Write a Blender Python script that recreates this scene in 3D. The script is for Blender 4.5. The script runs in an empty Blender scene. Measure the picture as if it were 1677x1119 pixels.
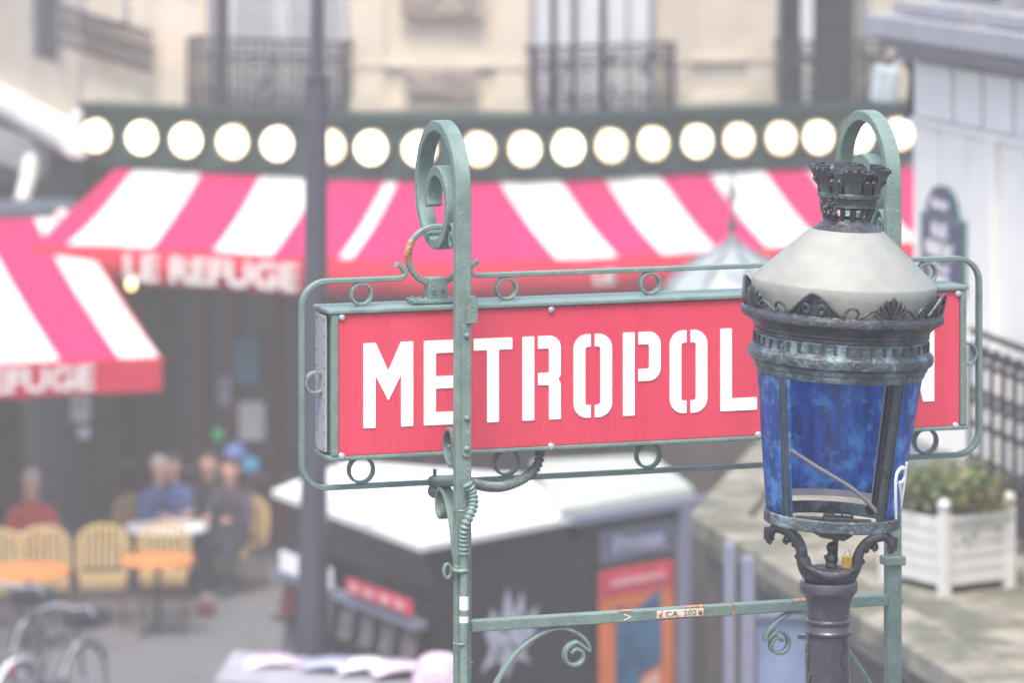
import bpy, math, random
from math import sin, cos, pi, radians, sqrt, atan2
from mathutils import Vector as V, Matrix
random.seed(7)
scene = bpy.context.scene
COL = scene.collection

# ------------------------------------------------------------------ camera, sky, sun, exposure
F, H, YH = 6987.5, 8.0, -300.0            # focal length in photo pixels, camera height, horizon row
cam = bpy.data.cameras.new('camera'); cam_o = bpy.data.objects.new('camera', cam); COL.objects.link(cam_o)
cam_o.location = (0, 0, H); cam_o.rotation_euler = (pi/2, 0, 0)
cam.lens = 150; cam.sensor_width = 36; cam.shift_y = -859.5/1677
cam.clip_start = 0.1; cam.clip_end = 400
cam.dof.use_dof = True; cam.dof.focus_distance = 11.35; cam.dof.aperture_fstop = 3.4; cam.dof.aperture_blades = 0
scene.camera = cam_o

SUN_EL, SUN_AZ = radians(63), radians(-14)  # azimuth of the sun seen from the scene: behind the camera, to its left
w = bpy.data.worlds.new('World'); scene.world = w; w.use_nodes = True
nt = w.node_tree; bg = nt.nodes['Background']
sky = nt.nodes.new('ShaderNodeTexSky'); sky.sky_type = 'NISHITA'; sky.sun_disc = False
sky.sun_elevation = SUN_EL; sky.sun_rotation = pi - SUN_AZ
sky.dust_density = 3.0; sky.ozone_density = 1.0
nt.links.new(sky.outputs[0], bg.inputs[0]); bg.inputs[1].default_value = 0.15
sun = bpy.data.lights.new('sun', 'SUN'); sun.energy = 1.5; sun.angle = radians(24); sun.color = (1, .95, .87)
sun_o = bpy.data.objects.new('sun', sun); COL.objects.link(sun_o)
sdir = V((sin(SUN_AZ)*cos(SUN_EL), -cos(SUN_AZ)*cos(SUN_EL), sin(SUN_EL)))
sun_o.location = (0, 0, 40); sun_o.rotation_euler = sdir.to_track_quat('Z', 'Y').to_euler()
vs = scene.view_settings
vs.view_transform = 'Standard'; vs.look = 'None'; vs.gamma = 1; vs.use_curve_mapping = False; vs.exposure = 1.8
scene.render.engine = 'CYCLES'
cy = scene.cycles
cy.use_denoising = True; cy.max_bounces = 8; cy.volume_bounces = 1; cy.transparent_max_bounces = 8
cy.caustics_reflective = False; cy.caustics_refractive = False; cy.sample_clamp_indirect = 6

# ------------------------------------------------------------------ helpers
def P(px, py, Y):                           # a photo point at distance Y
    return V(((px-838.5)*Y/F, Y, H-(py-YH)*Y/F))
def link(o): COL.objects.link(o); return o
def thing(name, label, cat, loc=(0, 0, 0), group=None):
    o = link(bpy.data.objects.new(name, None)); o.location = loc; o.empty_display_size = .2
    o['label'] = label; o['category'] = cat
    if group: o['group'] = group
    return o
def tag(o, label=None, cat=None, group=None, kind=None):
    for k, v in (('label', label), ('category', cat), ('group', group), ('kind', kind)):
        if v: o[k] = v
    return o
def origin(p):
    v = V((0, 0, 0))
    while p: v += p.location; p = p.parent
    return v
class MB:
    def __init__(s, M=None): s.v = []; s.f = []; s.M = M
    def add(s, vs, fs):
        n = len(s.v)
        s.v += [(s.M @ V(p)) if s.M else V(p) for p in vs]
        s.f += [tuple(i+n for i in f) for f in fs]
        return s
    def box(s, c, d, R=None):
        c = V(c); x, y, z = d[0]/2, d[1]/2, d[2]/2
        ps = [V(q) for q in ((-x,-y,-z),(x,-y,-z),(x,y,-z),(-x,y,-z),(-x,-y,z),(x,-y,z),(x,y,z),(-x,y,z))]
        if R: ps = [R @ p for p in ps]
        return s.add([c+p for p in ps], [(0,3,2,1),(4,5,6,7),(0,1,5,4),(1,2,6,5),(2,3,7,6),(3,0,4,7)])
    def prism(s, poly, up):                 # poly: list of 3D points, extruded by vector up
        n = len(poly); up = V(up)
        ps = [V(p) for p in poly]+[V(p)+up for p in poly]
        fs = [tuple(range(n))[::-1], tuple(range(n, 2*n))]+[(i,(i+1)%n,n+(i+1)%n,n+i) for i in range(n)]
        return s.add(ps, fs)
    def lathe(s, prof, seg=48, c=(0,0,0), a0=0, a1=2*pi, cap=True):
        c = V(c); full = abs(a1-a0) > 2*pi-1e-6; m = seg if full else seg+1
        ps = []
        for z, r in prof:
            for i in range(m):
                a = a0+(a1-a0)*i/seg
                ps.append(c+V((r*sin(a), -r*cos(a), z)))
        fs = []
        for k in range(len(prof)-1):
            for i in range(seg):
                j = (i+1) % m
                fs.append((k*m+i, k*m+j, (k+1)*m+j, (k+1)*m+i))
        if full and cap:
            fs.append(tuple(range(m))[::-1]); fs.append(tuple((len(prof)-1)*m+i for i in range(m)))
        return s.add(ps, fs)
    def tube(s, path, r, seg=8, closed=False, cap=True):
        path = [V(p) for p in path]; n = len(path)
        rs = r if isinstance(r, (list, tuple)) else [r]*n
        up = None; ps = []
        for i, p in enumerate(path):
            t = (path[(i+1) % n]-path[i-1]) if closed else (path[min(i+1, n-1)]-path[max(i-1, 0)])
            t.normalize()
            if up is None: up = t.orthogonal().normalized()
            up = (up-t*up.dot(t)); up = up.normalized() if up.length > 1e-6 else t.orthogonal().normalized()
            q = t.cross(up)
            for k in range(seg):
                a = 2*pi*k/seg; ps.append(p+up*(rs[i]*cos(a))+q*(rs[i]*sin(a)))
        fs = []
        for i in range(n if closed else n-1):
            j = (i+1) % n
            for k in range(seg):
                l = (k+1) % seg; fs.append((i*seg+k, i*seg+l, j*seg+l, j*seg+k))
        if not closed and cap:
            fs.append(tuple(range(seg))[::-1]); fs.append(tuple((n-1)*seg+k for k in range(seg)))
        return s.add(ps, fs)
    def bar(s, path, nrm, w, t, closed=False, ch=.16):   # flat bar bent in the plane with normal nrm: w across the plane, t in it
        path = [V(p) for p in path]; n = len(path); nrm = V(nrm).normalized(); ps = []
        for i, p in enumerate(path):
            tw = (w[i] if isinstance(w, list) else w)/2; tt = (t[i] if isinstance(t, list) else t)/2
            d = (path[(i+1) % n]-path[i-1]) if closed else (path[min(i+1, n-1)]-path[max(i-1, 0)])
            d.normalize(); q = nrm.cross(d).normalized(); c = min(tw, tt)*2*ch
            for a, b in ((tw-c,tt),(tw,tt-c),(tw,-tt+c),(tw-c,-tt),(-tw+c,-tt),(-tw,-tt+c),(-tw,tt-c),(-tw+c,tt)):
                ps.append(p+nrm*a+q*b)
        fs = []; g = 8
        for i in range(n if closed else n-1):
            j = (i+1) % n
            for k in range(g):
                l = (k+1) % g; fs.append((i*g+k, i*g+l, j*g+l, j*g+k))
        if not closed: fs += [tuple(range(g))[::-1], tuple((n-1)*g+k for k in range(g))]
        return s.add(ps, fs)
    def ball(s, c, r, seg=12, rings=8):
        rr = r if isinstance(r, (tuple, list)) else (r, r, r); c = V(c); ps = [c+V((0, 0, -rr[2]))]; fs = []
        for i in range(1, rings):
            a = -pi/2+pi*i/rings
            for k in range(seg):
                b = 2*pi*k/seg; ps.append(c+V((rr[0]*cos(a)*cos(b), rr[1]*cos(a)*sin(b), rr[2]*sin(a))))
        ps.append(c+V((0, 0, rr[2]))); N = len(ps)-1
        for k in range(seg):
            l = (k+1) % seg; fs.append((0, 1+l, 1+k)); fs.append((N, N-seg+k, N-seg+l))
            for i in range(rings-2): fs.append((1+i*seg+k, 1+i*seg+l, 1+(i+1)*seg+l, 1+(i+1)*seg+k))
        return s.add(ps, fs)
    def mesh(s, name, m, off=V((0,0,0)), smooth=32):
        me = bpy.data.meshes.new(name); me.from_pydata([p-off for p in s.v], [], s.f)
        import bmesh
        bm = bmesh.new(); bm.from_mesh(me); bmesh.ops.recalc_face_normals(bm, faces=bm.faces); bm.to_mesh(me); bm.free()
        if m: me.materials.append(m)
        if smooth:
            me.polygons.foreach_set('use_smooth', [True]*len(me.polygons)); me.set_sharp_from_angle(angle=radians(smooth))
        return me
    def build(s, name, m, parent=None, smooth=32, bevel=0, seg=2):
        o = link(bpy.data.objects.new(name, s.mesh(name, m, origin(parent) if parent else V((0,0,0)), smooth)))
        if parent: o.parent = parent
        if bevel:
            b = o.modifiers.new('bevel', 'BEVEL'); b.width = bevel; b.segments = seg; b.limit_method = 'ANGLE'; b.angle_limit = radians(40)
        return o
def inst(name, me, parent, loc=(0,0,0), rot=(0,0,0)):
    o = link(bpy.data.objects.new(name, me)); o.parent = parent; o.location = loc; o.rotation_euler = rot; return o
def copy_tree(o, parent=None):
    c = o.copy(); COL.objects.link(c); c.parent = parent
    for ch in list(o.children): copy_tree(ch, c)
    return c
def text(mb, s, size, depth, M, width=None, bold=0.0, align='CENTER'):   # lettering as real geometry: local x along, z up, y towards the reader = -
    cu = bpy.data.curves.new('lettering', 'FONT'); cu.body = s; cu.size = size; cu.extrude = depth/2; cu.align_x = align; cu.align_y = 'CENTER'
    cu.offset = bold; cu.resolution_u = 3
    o = link(bpy.data.objects.new('lettering', cu)); dg = bpy.context.evaluated_depsgraph_get(); me = bpy.data.meshes.new_from_object(o.evaluated_get(dg))
    xs = [v.co.x for v in me.vertices]; k = 1
    if width: k = width/(max(xs)-min(xs))
    mb.add([M @ V((v.co.x*k, v.co.z, v.co.y)) for v in me.vertices], [tuple(p.vertices) for p in me.polygons])
    bpy.data.objects.remove(o); bpy.data.curves.remove(cu); bpy.data.meshes.remove(me)
def frame(o, u, n):                         # local x = u (along), y = -n (so -y looks outward), z = up
    u = V(u).normalized(); n = V(n).normalized()
    return Matrix(((u.x, -n.x, 0, o[0]), (u.y, -n.y, 0, o[1]), (u.z, -n.z, 1, o[2]), (0, 0, 0, 1)))
def arc(c, r, a0, a1, n, e1, e2):
    return [V(c)+V(e1)*(r*cos(a0+(a1-a0)*i/n))+V(e2)*(r*sin(a0+(a1-a0)*i/n)) for i in range(n+1)]
def smoothpath(pts, n=6):
    pts = [V(p) for p in pts]; out = []
    for i in range(len(pts)-1):
        p0, p1, p2, p3 = pts[max(i-1, 0)], pts[i], pts[i+1], pts[min(i+2, len(pts)-1)]
        for k in range(n):
            t = k/n
            out.append(.5*((2*p1)+(p2-p0)*t+(2*p0-5*p1+4*p2-p3)*t*t+(3*p1-p0-3*p2+p3)*t**3))
    return out+[pts[-1]]

# ------------------------------------------------------------------ materials
def mat(name, col, rough=.6, metal=0, var=.25, scale=8, bump=0, bscale=60, spots=None, spot_amt=.5, spot_scale=20, coat=0, trans=0, spec=.5, stretch=None):
    m = bpy.data.materials.new(name); m.use_nodes = True; t = m.node_tree; b = t.nodes['Principled BSDF']
    N, L = t.nodes.new, t.links.new
    tc = N('ShaderNodeTexCoord'); mp = N('ShaderNodeMapping'); L(tc.outputs['Object'], mp.inputs[0])
    if stretch: mp.inputs['Scale'].default_value = stretch
    nz = N('ShaderNodeTexNoise'); nz.inputs['Scale'].default_value = scale; nz.inputs['Detail'].default_value = 6; nz.inputs['Roughness'].default_value = .65
    L(mp.outputs[0], nz.inputs['Vector'])
    r = N('ShaderNodeValToRGB'); r.color_ramp.elements[0].position = .3; r.color_ramp.elements[1].position = .7
    c = V(col)
    r.color_ramp.elements[0].color = (*(c*(1-var)), 1); r.color_ramp.elements[1].color = (*[min(1, x) for x in c*(1+var)], 1)
    L(nz.outputs[0], r.inputs[0]); out = r.outputs[0]
    if spots:
        n2 = N('ShaderNodeTexNoise'); n2.inputs['Scale'].default_value = spot_scale; n2.inputs['Detail'].default_value = 8; n2.inputs['Roughness'].default_value = .7
        L(tc.outputs['Object'], n2.inputs['Vector'])
        r2 = N('ShaderNodeValToRGB'); r2.color_ramp.elements[0].position = 1-spot_amt-.06; r2.color_ramp.elements[1].position = 1-spot_amt+.06
        mx = N('ShaderNodeMix'); mx.data_type = 'RGBA'; L(n2.outputs[0], r2.inputs[0]); L(r2.outputs[0], mx.inputs[0])
        L(out, mx.inputs[6]); mx.inputs[7].default_value = (*spots, 1); out = mx.outputs[2]
    L(out, b.inputs['Base Color'])
    rr = N('ShaderNodeMapRange'); rr.inputs[3].default_value = max(.05, rough-.12); rr.inputs[4].default_value = min(1, rough+.12)
    L(nz.outputs[0], rr.inputs[0]); L(rr.outputs[0], b.inputs['Roughness'])
    b.inputs['Metallic'].default_value = metal; b.inputs['Coat Weight'].default_value = coat; b.inputs['Specular IOR Level'].default_value = spec
    b.inputs['Transmission Weight'].default_value = trans
    if bump:
        n3 = N('ShaderNodeTexNoise'); n3.inputs['Scale'].default_value = bscale; n3.inputs['Detail'].default_value = 5; L(tc.outputs['Object'], n3.inputs['Vector'])
        bp = N('ShaderNodeBump'); bp.inputs['Strength'].default_value = bump; bp.inputs['Distance'].default_value = .01
        L(n3.outputs[0], bp.inputs['Height']); L(bp.outputs[0], b.inputs['Normal'])
    return m
def glow(name, col, s):
    m = mat(name, (.8, .78, .7), .4); b = m.node_tree.nodes['Principled BSDF']
    b.inputs['Emission Color'].default_value = (*col, 1); b.inputs['Emission Strength'].default_value = s; return m
def canvas(name, col):                      # thin cloth that lets some light through
    m = mat(name, col, .85, var=.16, scale=1.3, spec=.2, bump=.3, bscale=4); t = m.node_tree; b = t.nodes['Principled BSDF']
    tr = t.nodes.new('ShaderNodeBsdfTranslucent'); tr.inputs[0].default_value = (*col, 1); mx = t.nodes.new('ShaderNodeMixShader'); mx.inputs[0].default_value = .2
    t.links.new(b.outputs[0], mx.inputs[1]); t.links.new(tr.outputs[0], mx.inputs[2]); t.links.new(mx.outputs[0], t.nodes['Material Output'].inputs[0]); return m
def painted_glass():
    m = mat('blue_painted_glass', (.05, .125, .34), .25, var=.7, scale=11, stretch=(5, 5, .7), spots=(.20, .42, .60), spot_amt=.45, spot_scale=18, bump=.15, bscale=30)
    t = m.node_tree; b = t.nodes['Principled BSDF']; src = b.inputs['Base Color'].links[0].from_socket
    gm = t.nodes.new('ShaderNodeMix'); gm.data_type = 'RGBA'; gm.blend_type = 'ADD'; gm.inputs[0].default_value = 1; t.links.new(src, gm.inputs[6]); gm.inputs[7].default_value = (.07, .25, .46, 1)
    tr = t.nodes.new('ShaderNodeBsdfTranslucent'); mx = t.nodes.new('ShaderNodeMixShader'); mx.inputs[0].default_value = .62
    t.links.new(gm.outputs[2], tr.inputs[0]); t.links.new(b.outputs[0], mx.inputs[1]); t.links.new(tr.outputs[0], mx.inputs[2]); t.links.new(mx.outputs[0], t.nodes['Material Output'].inputs[0]); return m
G = dict(
 green=mat('green_paint', (.13, .185, .158), .42, var=.2, scale=18, bump=.25, bscale=130, spots=(.24, .275, .245), spot_amt=.36, spot_scale=40),
 green_dark=mat('dark_green_paint', (.09, .14, .125), .45, var=.2, scale=14, bump=.2, bscale=80),
 rust=mat('rusty_metal', (.34, .13, .05), .75, var=.5, scale=30, bump=.5, bscale=120, spots=(.5, .38, .28), spot_amt=.45, spot_scale=60),
 red=mat('red_enamel', (.56, .05, .085), .28, var=.06, scale=3, stretch=(3, 3, .35), coat=.3, spots=(.66, .16, .24), spot_amt=.27, spot_scale=26),  # slight vertical streaks put reflections into the colour; spots are scratches and drips
 white_letter=mat('white_enamel', (.86, .86, .83), .35, var=.04, scale=6, spots=(.7, .66, .6), spot_amt=.28, spot_scale=30),
 steel=mat('bright_steel', (.55, .55, .56), .35, .7, var=.2, scale=40),
 rubber=mat('grey_conduit', (.13, .155, .15), .4, var=.25, scale=30, spots=(.25, .3, .28), spot_amt=.36, spot_scale=60),
 sticker=mat('pale_sticker', (.6, .6, .57), .6, var=.12, scale=40),
 iron=mat('weathered_iron', (.05, .052, .058), .38, .25, var=.5, scale=10, bump=.5, bscale=70, spots=(.11, .15, .165), spot_amt=.38, spot_scale=9),
 patina=mat('patinated_bronze', (.055, .068, .075), .45, .2, var=.6, scale=9, bump=.6, bscale=70, spots=(.18, .25, .265), spot_amt=.45, spot_scale=11, stretch=(1,1,2.2)),
 bar_paint=mat('black_green_paint', (.03, .042, .045), .3, var=.4, scale=20, bump=.2, coat=.2, spots=(.10, .14, .15), spot_amt=.34, spot_scale=30),
 column=mat('black_violet_paint', (.042, .04, .052), .3, var=.3, scale=10, bump=.25, bscale=40, coat=.3, spots=(.15, .14, .16), spot_amt=.33, spot_scale=22),
 zinc=mat('weathered_zinc', (.235, .238, .21), .65, .0, var=.14, scale=12, bump=.12, bscale=150, spots=(.215, .218, .215), spot_amt=.42, spot_scale=16),
 glass_blue=painted_glass(),
 brass=mat('brass', (.55, .33, .08), .3, .8, var=.2, scale=60),
 black=mat('black_plastic', (.025, .025, .028), .5, var=.2),
 slot=mat('dark_slot', (.035, .042, .048), .8),
 grey_pole=mat('slate_grey_paint', (.055, .055, .075), .4, var=.12, scale=6),
 stone=mat('cream_limestone', (.60, .515, .40), .85, var=.14, scale=1.6, bump=.3, bscale=12, spots=(.48, .41, .33), spot_amt=.38, spot_scale=2.5),
 stone_carved=mat('carved_limestone', (.36, .30, .25), .9, var=.3, scale=8),
 shutter=mat('white_shutter_paint', (.68, .67, .66), .55, var=.08, scale=5),
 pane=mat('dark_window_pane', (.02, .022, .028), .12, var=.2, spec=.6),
 iron_black=mat('black_wrought_iron', (.022, .022, .032), .5, var=.2),
 fascia=mat('bottle_green_paint', (.018, .055, .05), .4, var=.25, scale=3),
 lens=glow('lit_lamp_lens', (1, .84, .56), 1.7),
 chrome=mat('lamp_rim', (.35, .28, .16), .3, .6),
 pink=canvas('crimson_canvas', (.62, .012, .13)),
 valance=canvas('red_valance_canvas', (.62, .02, .06)),
 white=canvas('white_canvas', (.84, .82, .78)),
 dark_red=mat('dark_red_joinery', (.10, .018, .018), .45, var=.2),
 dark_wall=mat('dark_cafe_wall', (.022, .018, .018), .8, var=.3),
 asphalt=mat('asphalt', (.125, .122, .145), .85, var=.2, scale=.8, bump=.4, bscale=80),
 pave=mat('stone_paving', (.13, .128, .135), .85, var=.25, scale=2, bump=.3, bscale=20, spots=(.10, .10, .095), spot_amt=.4, spot_scale=2),
 moss=mat('mossy_stone', (.26, .235, .19), .9, var=.3, scale=2.5, bump=.5, bscale=14, spots=(.10, .105, .07), spot_amt=.5, spot_scale=1.6),
 dark_stone=mat('stained_dark_stone', (.075, .06, .055), .9, var=.4, scale=3),
 white_wood=mat('white_painted_wood', (.60, .585, .555), .55, var=.08, scale=4, stretch=(1, 1, .3), spots=(.55, .52, .47), spot_amt=.33, spot_scale=5),
 white_panel=mat('white_panel_paint', (.88, .85, .79), .55, var=.05, scale=4, spots=(.76, .73, .68), spot_amt=.33, spot_scale=3),
 grey_wood=mat('grey_painted_wood', (.30, .30, .325), .6, var=.12, scale=4),
 plaque_blue=mat('blue_enamel_plaque', (.018, .022, .12), .3, var=.1),
 plaque_green=mat('green_enamel_border', (.03, .13, .13), .35, var=.1),
 soil=mat('dark_soil', (.05, .035, .025), .95, var=.4, scale=20),
 leaf=mat('shrub_leaf', (.10, .14, .035), .55, var=.6, scale=4, spots=(.30, .20, .08), spot_amt=.42, spot_scale=3),
 stem=mat('shrub_stem', (.08, .05, .03), .8),
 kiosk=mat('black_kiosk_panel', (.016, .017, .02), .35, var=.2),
 kiosk_trim=mat('lavender_grey_trim', (.19, .20, .27), .5, var=.1),
 roof_white=mat('white_roof_sheet', (.70, .70, .68), .5, var=.14, scale=1.5, spots=(.5, .5, .46), spot_amt=.36, spot_scale=2),
 roof_pale=mat('pale_translucent_roof', (.42, .46, .40), .4, var=.12, scale=2),
 dome=mat('weathered_green_zinc', (.34, .37, .36), .5, .2, var=.2, scale=4, spots=(.2, .24, .25), spot_amt=.42, spot_scale=3),
 poster_orange=mat('orange_poster_print', (.70, .17, .04), .5, var=.3, scale=4),
 poster_red=mat('red_poster_print', (.60, .04, .08), .5, var=.2, scale=8),
 poster_blue=mat('blue_poster_print', (.03, .11, .2), .5, var=.7, scale=6),
 poster_skin=mat('peach_poster_print', (.7, .40, .28), .5, var=.4, scale=6),
 print_grey=mat('grey_blue_print', (.36, .37, .5), .5, var=.3, scale=8),
 paper=mat('white_paper', (.8, .8, .8), .7, var=.08, scale=9),
 dim_lens=glow('dimmer_lamp_lens', (1, .80, .50), 1.25), bright_lens=glow('brighter_lamp_lens', (1, .88, .64), 2.3),
 magenta=mat('pink_print', (.72, .52, .66), .5, var=.5, scale=9),
 blue_print=mat('blue_print', (.06, .13, .4), .5, var=.5, scale=9),
 teal=mat('teal_print', (.03, .2, .3), .5, var=.4, scale=6),
 mags=mat('assorted_magazine_covers', (.12, .10, .11), .5, var=.8, scale=14),
 steel_blue=mat('pale_blue_panel', (.18, .23, .36), .4, var=.4, scale=1.5),
 rattan=mat('yellow_rattan', (.56, .40, .17), .6, var=.2, scale=30),
 rattan_dark=mat('brown_rattan', (.14, .06, .03), .6, var=.3, scale=30),
 orange=mat('orange_table_top', (.80, .24, .07), .4, var=.12, scale=8),
 skin=mat('skin', (.55, .30, .22), .6, var=.08),
 hair=mat('dark_hair', (.04, .025, .018), .7, var=.3, scale=60),
 hair_grey=mat('grey_hair', (.4, .38, .36), .7, var=.3, scale=60),
 jacket_red=mat('dark_red_cloth', (.42, .035, .03), .85, var=.2),
 jacket_blue=mat('blue_denim_cloth', (.06, .10, .24), .85, var=.3),
 jacket_black=mat('black_cloth', (.02, .02, .024), .85, var=.3),
 jacket_grey=mat('grey_cloth', (.2, .2, .26), .85, var=.3),
 jacket_violet=mat('dark_violet_cloth', (.05, .04, .06), .85, var=.3),
 trousers=mat('dark_trousers', (.03, .03, .045), .85, var=.2),
 tyre=mat('tyre_rubber', (.02, .02, .02), .8),
 cyan=mat('cyan_plastic', (.08, .45, .75), .4), bluepl=mat('blue_plastic', (.2, .3, .7), .4), greenpl=mat('green_plastic', (.05, .4, .12), .4),
 bike_green=mat('pale_bicycle_paint', (.30, .34, .28), .4, var=.2),
)

# ------------------------------------------------------------------ ground
g = MB().add([(-60,-10,0),(60,-10,0),(60,110,0),(-60,110,0)], [(0,1,2,3)]).build('street', G['asphalt'], smooth=0); g['kind'] = 'structure'
# pavement in front of the cafe with a kerb
pv = MB().prism([(-14,36.2,.005),(-3.2,37.2,.005),(-.8,39.6,.005),(3,39.6,.005),(9,42,.005),(9,60,.005),(-14,60,.005)], (0,0,.125)).build('pavement', G['pave'], smooth=0); pv['kind'] = 'structure'
# stair landing the metro sign stands on (below the frame)
ld = MB().box((.3, 10.5, 1.752), (5, 7, 3.5)).build('stair_landing', G['pave'], smooth=0); ld['kind'] = 'structure'

# ------------------------------------------------------------------ the cafe building
FX = [(60,214),(163,222),(238,225),(311,229),(387,232),(460,235),(545,240),(613,241.5),(700,243.5),(780,244),(853,243.5),(924,241),(994,238),(1063,234.5),(1135,231),(1203,228),(1272,226),(1333,224),(1398,222),(1465,219),(1560,214)]
def fy(px):
    for (a, ya), (b, yb) in zip(FX, FX[1:]):
        if px <= b: return ya+(yb-ya)*(px-a)/(b-a)
    return FX[-1][1]
ZF = 4.58
def Fp(px, back=0.0, z=ZF):                 # a point of the fascia line
    Y = (H-ZF)*F/(fy(px)-YH)+back
    return V(((px-838.5)*((H-ZF)*F/(fy(px)-YH))/F, Y, z))
nL, nR = V((-.47, -.88, 0)).normalized(), V((.60, -.80, 0)).normalized()
def Fn(px):
    t = min(1, max(0, (px-655)/160)); return (nL*(1-t)+nR*t).normalized()

bld = thing('cafe_building', 'cream stone corner building with ironwork balconies above the striped awning', 'building', (0, 46, 0))
CUT = [135, 335, 570, 870, 1080, 1275, 1430, 1560]
WIN = {(335,570), (870,1080), (1275,1430)}
TOPZ = 9.5
for a, b in zip(CUT, CUT[1:]):
    pa, pb = Fp(a, .3, 0), Fp(b, .3, 0); n = V((pb.y-pa.y, -(pb.x-pa.x), 0)).normalized(); th = -n*.45
    def slab(z0, z1, name='wall', m=G['stone'], off=0):
        o_ = n*off
        MB().prism([pa+V((0,0,z0))+o_, pb+V((0,0,z0))+o_, pb+V((0,0,z0))+th, pa+V((0,0,z0))+th], (0,0,z1-z0)).build(name, m, bld, smooth=0)
    if (a, b) in WIN:
        slab(4.3, 4.72); slab(7.3, TOPZ)
    else: slab(4.3, TOPZ)
# the side facade that runs back on the left
pa, pb = Fp(135, .3, 0), V((-8.4, 60, 0)); 
sd = (pb-pa).normalized(); sn = V((-sd.y, sd.x, 0))
if sn.x > 0: sn = -sn
# stretch of the side wall, stone above and dark shopfront below
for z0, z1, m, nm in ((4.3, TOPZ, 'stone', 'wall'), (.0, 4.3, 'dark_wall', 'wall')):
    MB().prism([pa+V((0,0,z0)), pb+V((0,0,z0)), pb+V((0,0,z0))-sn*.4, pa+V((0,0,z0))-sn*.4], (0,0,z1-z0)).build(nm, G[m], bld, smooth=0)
# carved friezes and string courses in the piers
def seg_frame(a, b, z, back=.3):
    p, q = Fp(a, back, z), Fp(b, back, z); u = (q-p).normalized(); n = V((u.y, -u.x, 0)); return frame((p+q)/2, u, n), (q-p).length
for a, b, y0, y1 in ((660,782,112,158), (655,790,-30,28)):
    M, L = seg_frame(a, b, 0); Y = Fp((a+b)/2, .3).y
    z0, z1 = H-(y1-YH)*Y/F, H-(y0-YH)*Y/F
    mb = MB(M); mb.box((0, -.015, (z0+z1)/2), (L, .05, z1-z0))
    for i in range(130):
        x, z = random.uniform(-L/2+.05, L/2-.05), random.uniform(z0+.03, z1-.03)
        mb.ball((x, -.045, z), (random.uniform(.015,.035), .03, random.uniform(.015,.03)), 6, 4)
    mb.build('carved_frieze', G['stone_carved'], bld)
for a, b in ((572,868), (1082,1273)):
    M, L = seg_frame(a, b, 0)
    MB(M).box((0, -.03, 5.42), (L, .06, .05)).build('string_course', G['stone'], bld, smooth=0)
    MB(M).box((0, -.03, 4.99), (L, .07, .09)).build('plinth', G['stone'], bld, smooth=0)
    for s in (-1, 1): MB(M).box((s*(L/2-.19), -.022, 6.9), (.34, .04, 3.7)).build('pilaster', G['stone'], bld, smooth=0)

def louvres(mb, x0, x1, z0, z1, y):
    n = int((z1-z0)/.055)
    for i in range(n):
        mb.box(((x0+x1)/2, y, z0+(i+.5)*(z1-z0)/n), (x1-x0, .012, .05), Matrix.Rotation(.55, 3, 'X'))
def window(a, b, shut, px_panels, label=None):
    M, L = seg_frame(a, b, 0); pA = Fp(a, .3); 
    def X(px): return (px-(a+b)/2)/(b-a)*L
    wn = MB(M); z0, z1 = 4.72, 7.3
    for x in (-L/2+.03, L/2-.03): wn.box((x, .12, (z0+z1)/2), (.06, .16, z1-z0))
    wn.box((0, .12, z1-.03), (L-.12, .16, .06)); wn.box((0, .12, z0+.03), (L-.12, .16, .06))
    wf = wn.build('window', G['grey_wood'], bld, smooth=0)
    MB(M).box((0, .3, (z0+z1)/2), (L, .02, z1-z0)).build('pane', G['pane'], wf, smooth=0)
    for p0, p1 in px_panels:
        x0, x1 = X(p0), X(p1); mb = MB(M)
        for x in (x0+.02, x1-.02): mb.box((x, .10, (z0+z1)/2), (.04, .04, z1-z0-.14))
        if shut: louvres(mb, x0+.04, x1-.04, z0+.1, z1-.1, .10)
        else: mb.box(((x0+x1)/2, .11, (z0+z1)/2), (x1-x0-.08, .015, z1-z0-.16))
        mb.build('shutter', G['shutter'], wf, smooth=0)
def balcony(a, b, ztop, proj=.24, seed=1):
    rnd = random.Random(seed); M, L = seg_frame(a, b, 0); z0 = 4.62; d = -proj
    rail = MB(M)
    rail.box((0, d, ztop), (L, .05, .035)); rail.box((0, d, ztop-.09), (L, .025, .02)); rail.box((0, d, z0+.06), (L, .025, .025))
    for s in (-1, 1):
        rail.box((s*L/2, d/2, ztop), (.04, proj, .035)); rail.box((s*L/2, d, (z0+ztop)/2), (.035, .035, ztop-z0))
        for k in range(3): rail.box((s*L/2, d*(k+.5)/3, (z0+ztop)/2), (.014, .014, ztop-z0))
    r = rail.build('balcony', G['iron_black'], bld, smooth=0)
    n = int(L/.11); bars = MB(M)
    for i in range(1, n): bars.box((-L/2+i*L/n, d, (z0+ztop)/2), (.02, .02, ztop-z0))
    bars.build('balusters', G['iron_black'], r, smooth=0)
    sc = MB(M); ex, ez = V((1,0,0)), V((0,0,1))
    for i in range(n):
        x = -L/2+(i+.5)*L/n
        for zc, rr in ((z0+.17, .046), (z0+.29, .036), (z0+.43, .05), (ztop-.2, .04)):
            sc.bar(arc((x, d, zc), rr, 0, 2*pi*5/6, 8, ex*(1 if i % 2 else -1), ez), (0,1,0), .014, .022)
    for k in (-.33, 0, .33):                # denser cast panels
        for q in range(16): sc.ball((k*L+rnd.uniform(-.11,.11), d, rnd.uniform(z0+.1, ztop-.12)), (.035, .01, .04), 6, 4)
    sc.build('scrollwork', G['iron_black'], r, smooth=40)
    MB(M).box((0, d/2+.01, z0-.02), (L+.1, proj, .12)).build('balcony_slab', G['stone'], r, smooth=0)
window(335, 570, True, [(366,450),(455,556)]); balcony(326, 578, 5.66)
window(870, 1080, False, [(880,907),(920,942),(954,988),(1002,1032),(1038,1070)]); balcony(862, 1085, 5.62, seed=3)
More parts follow.
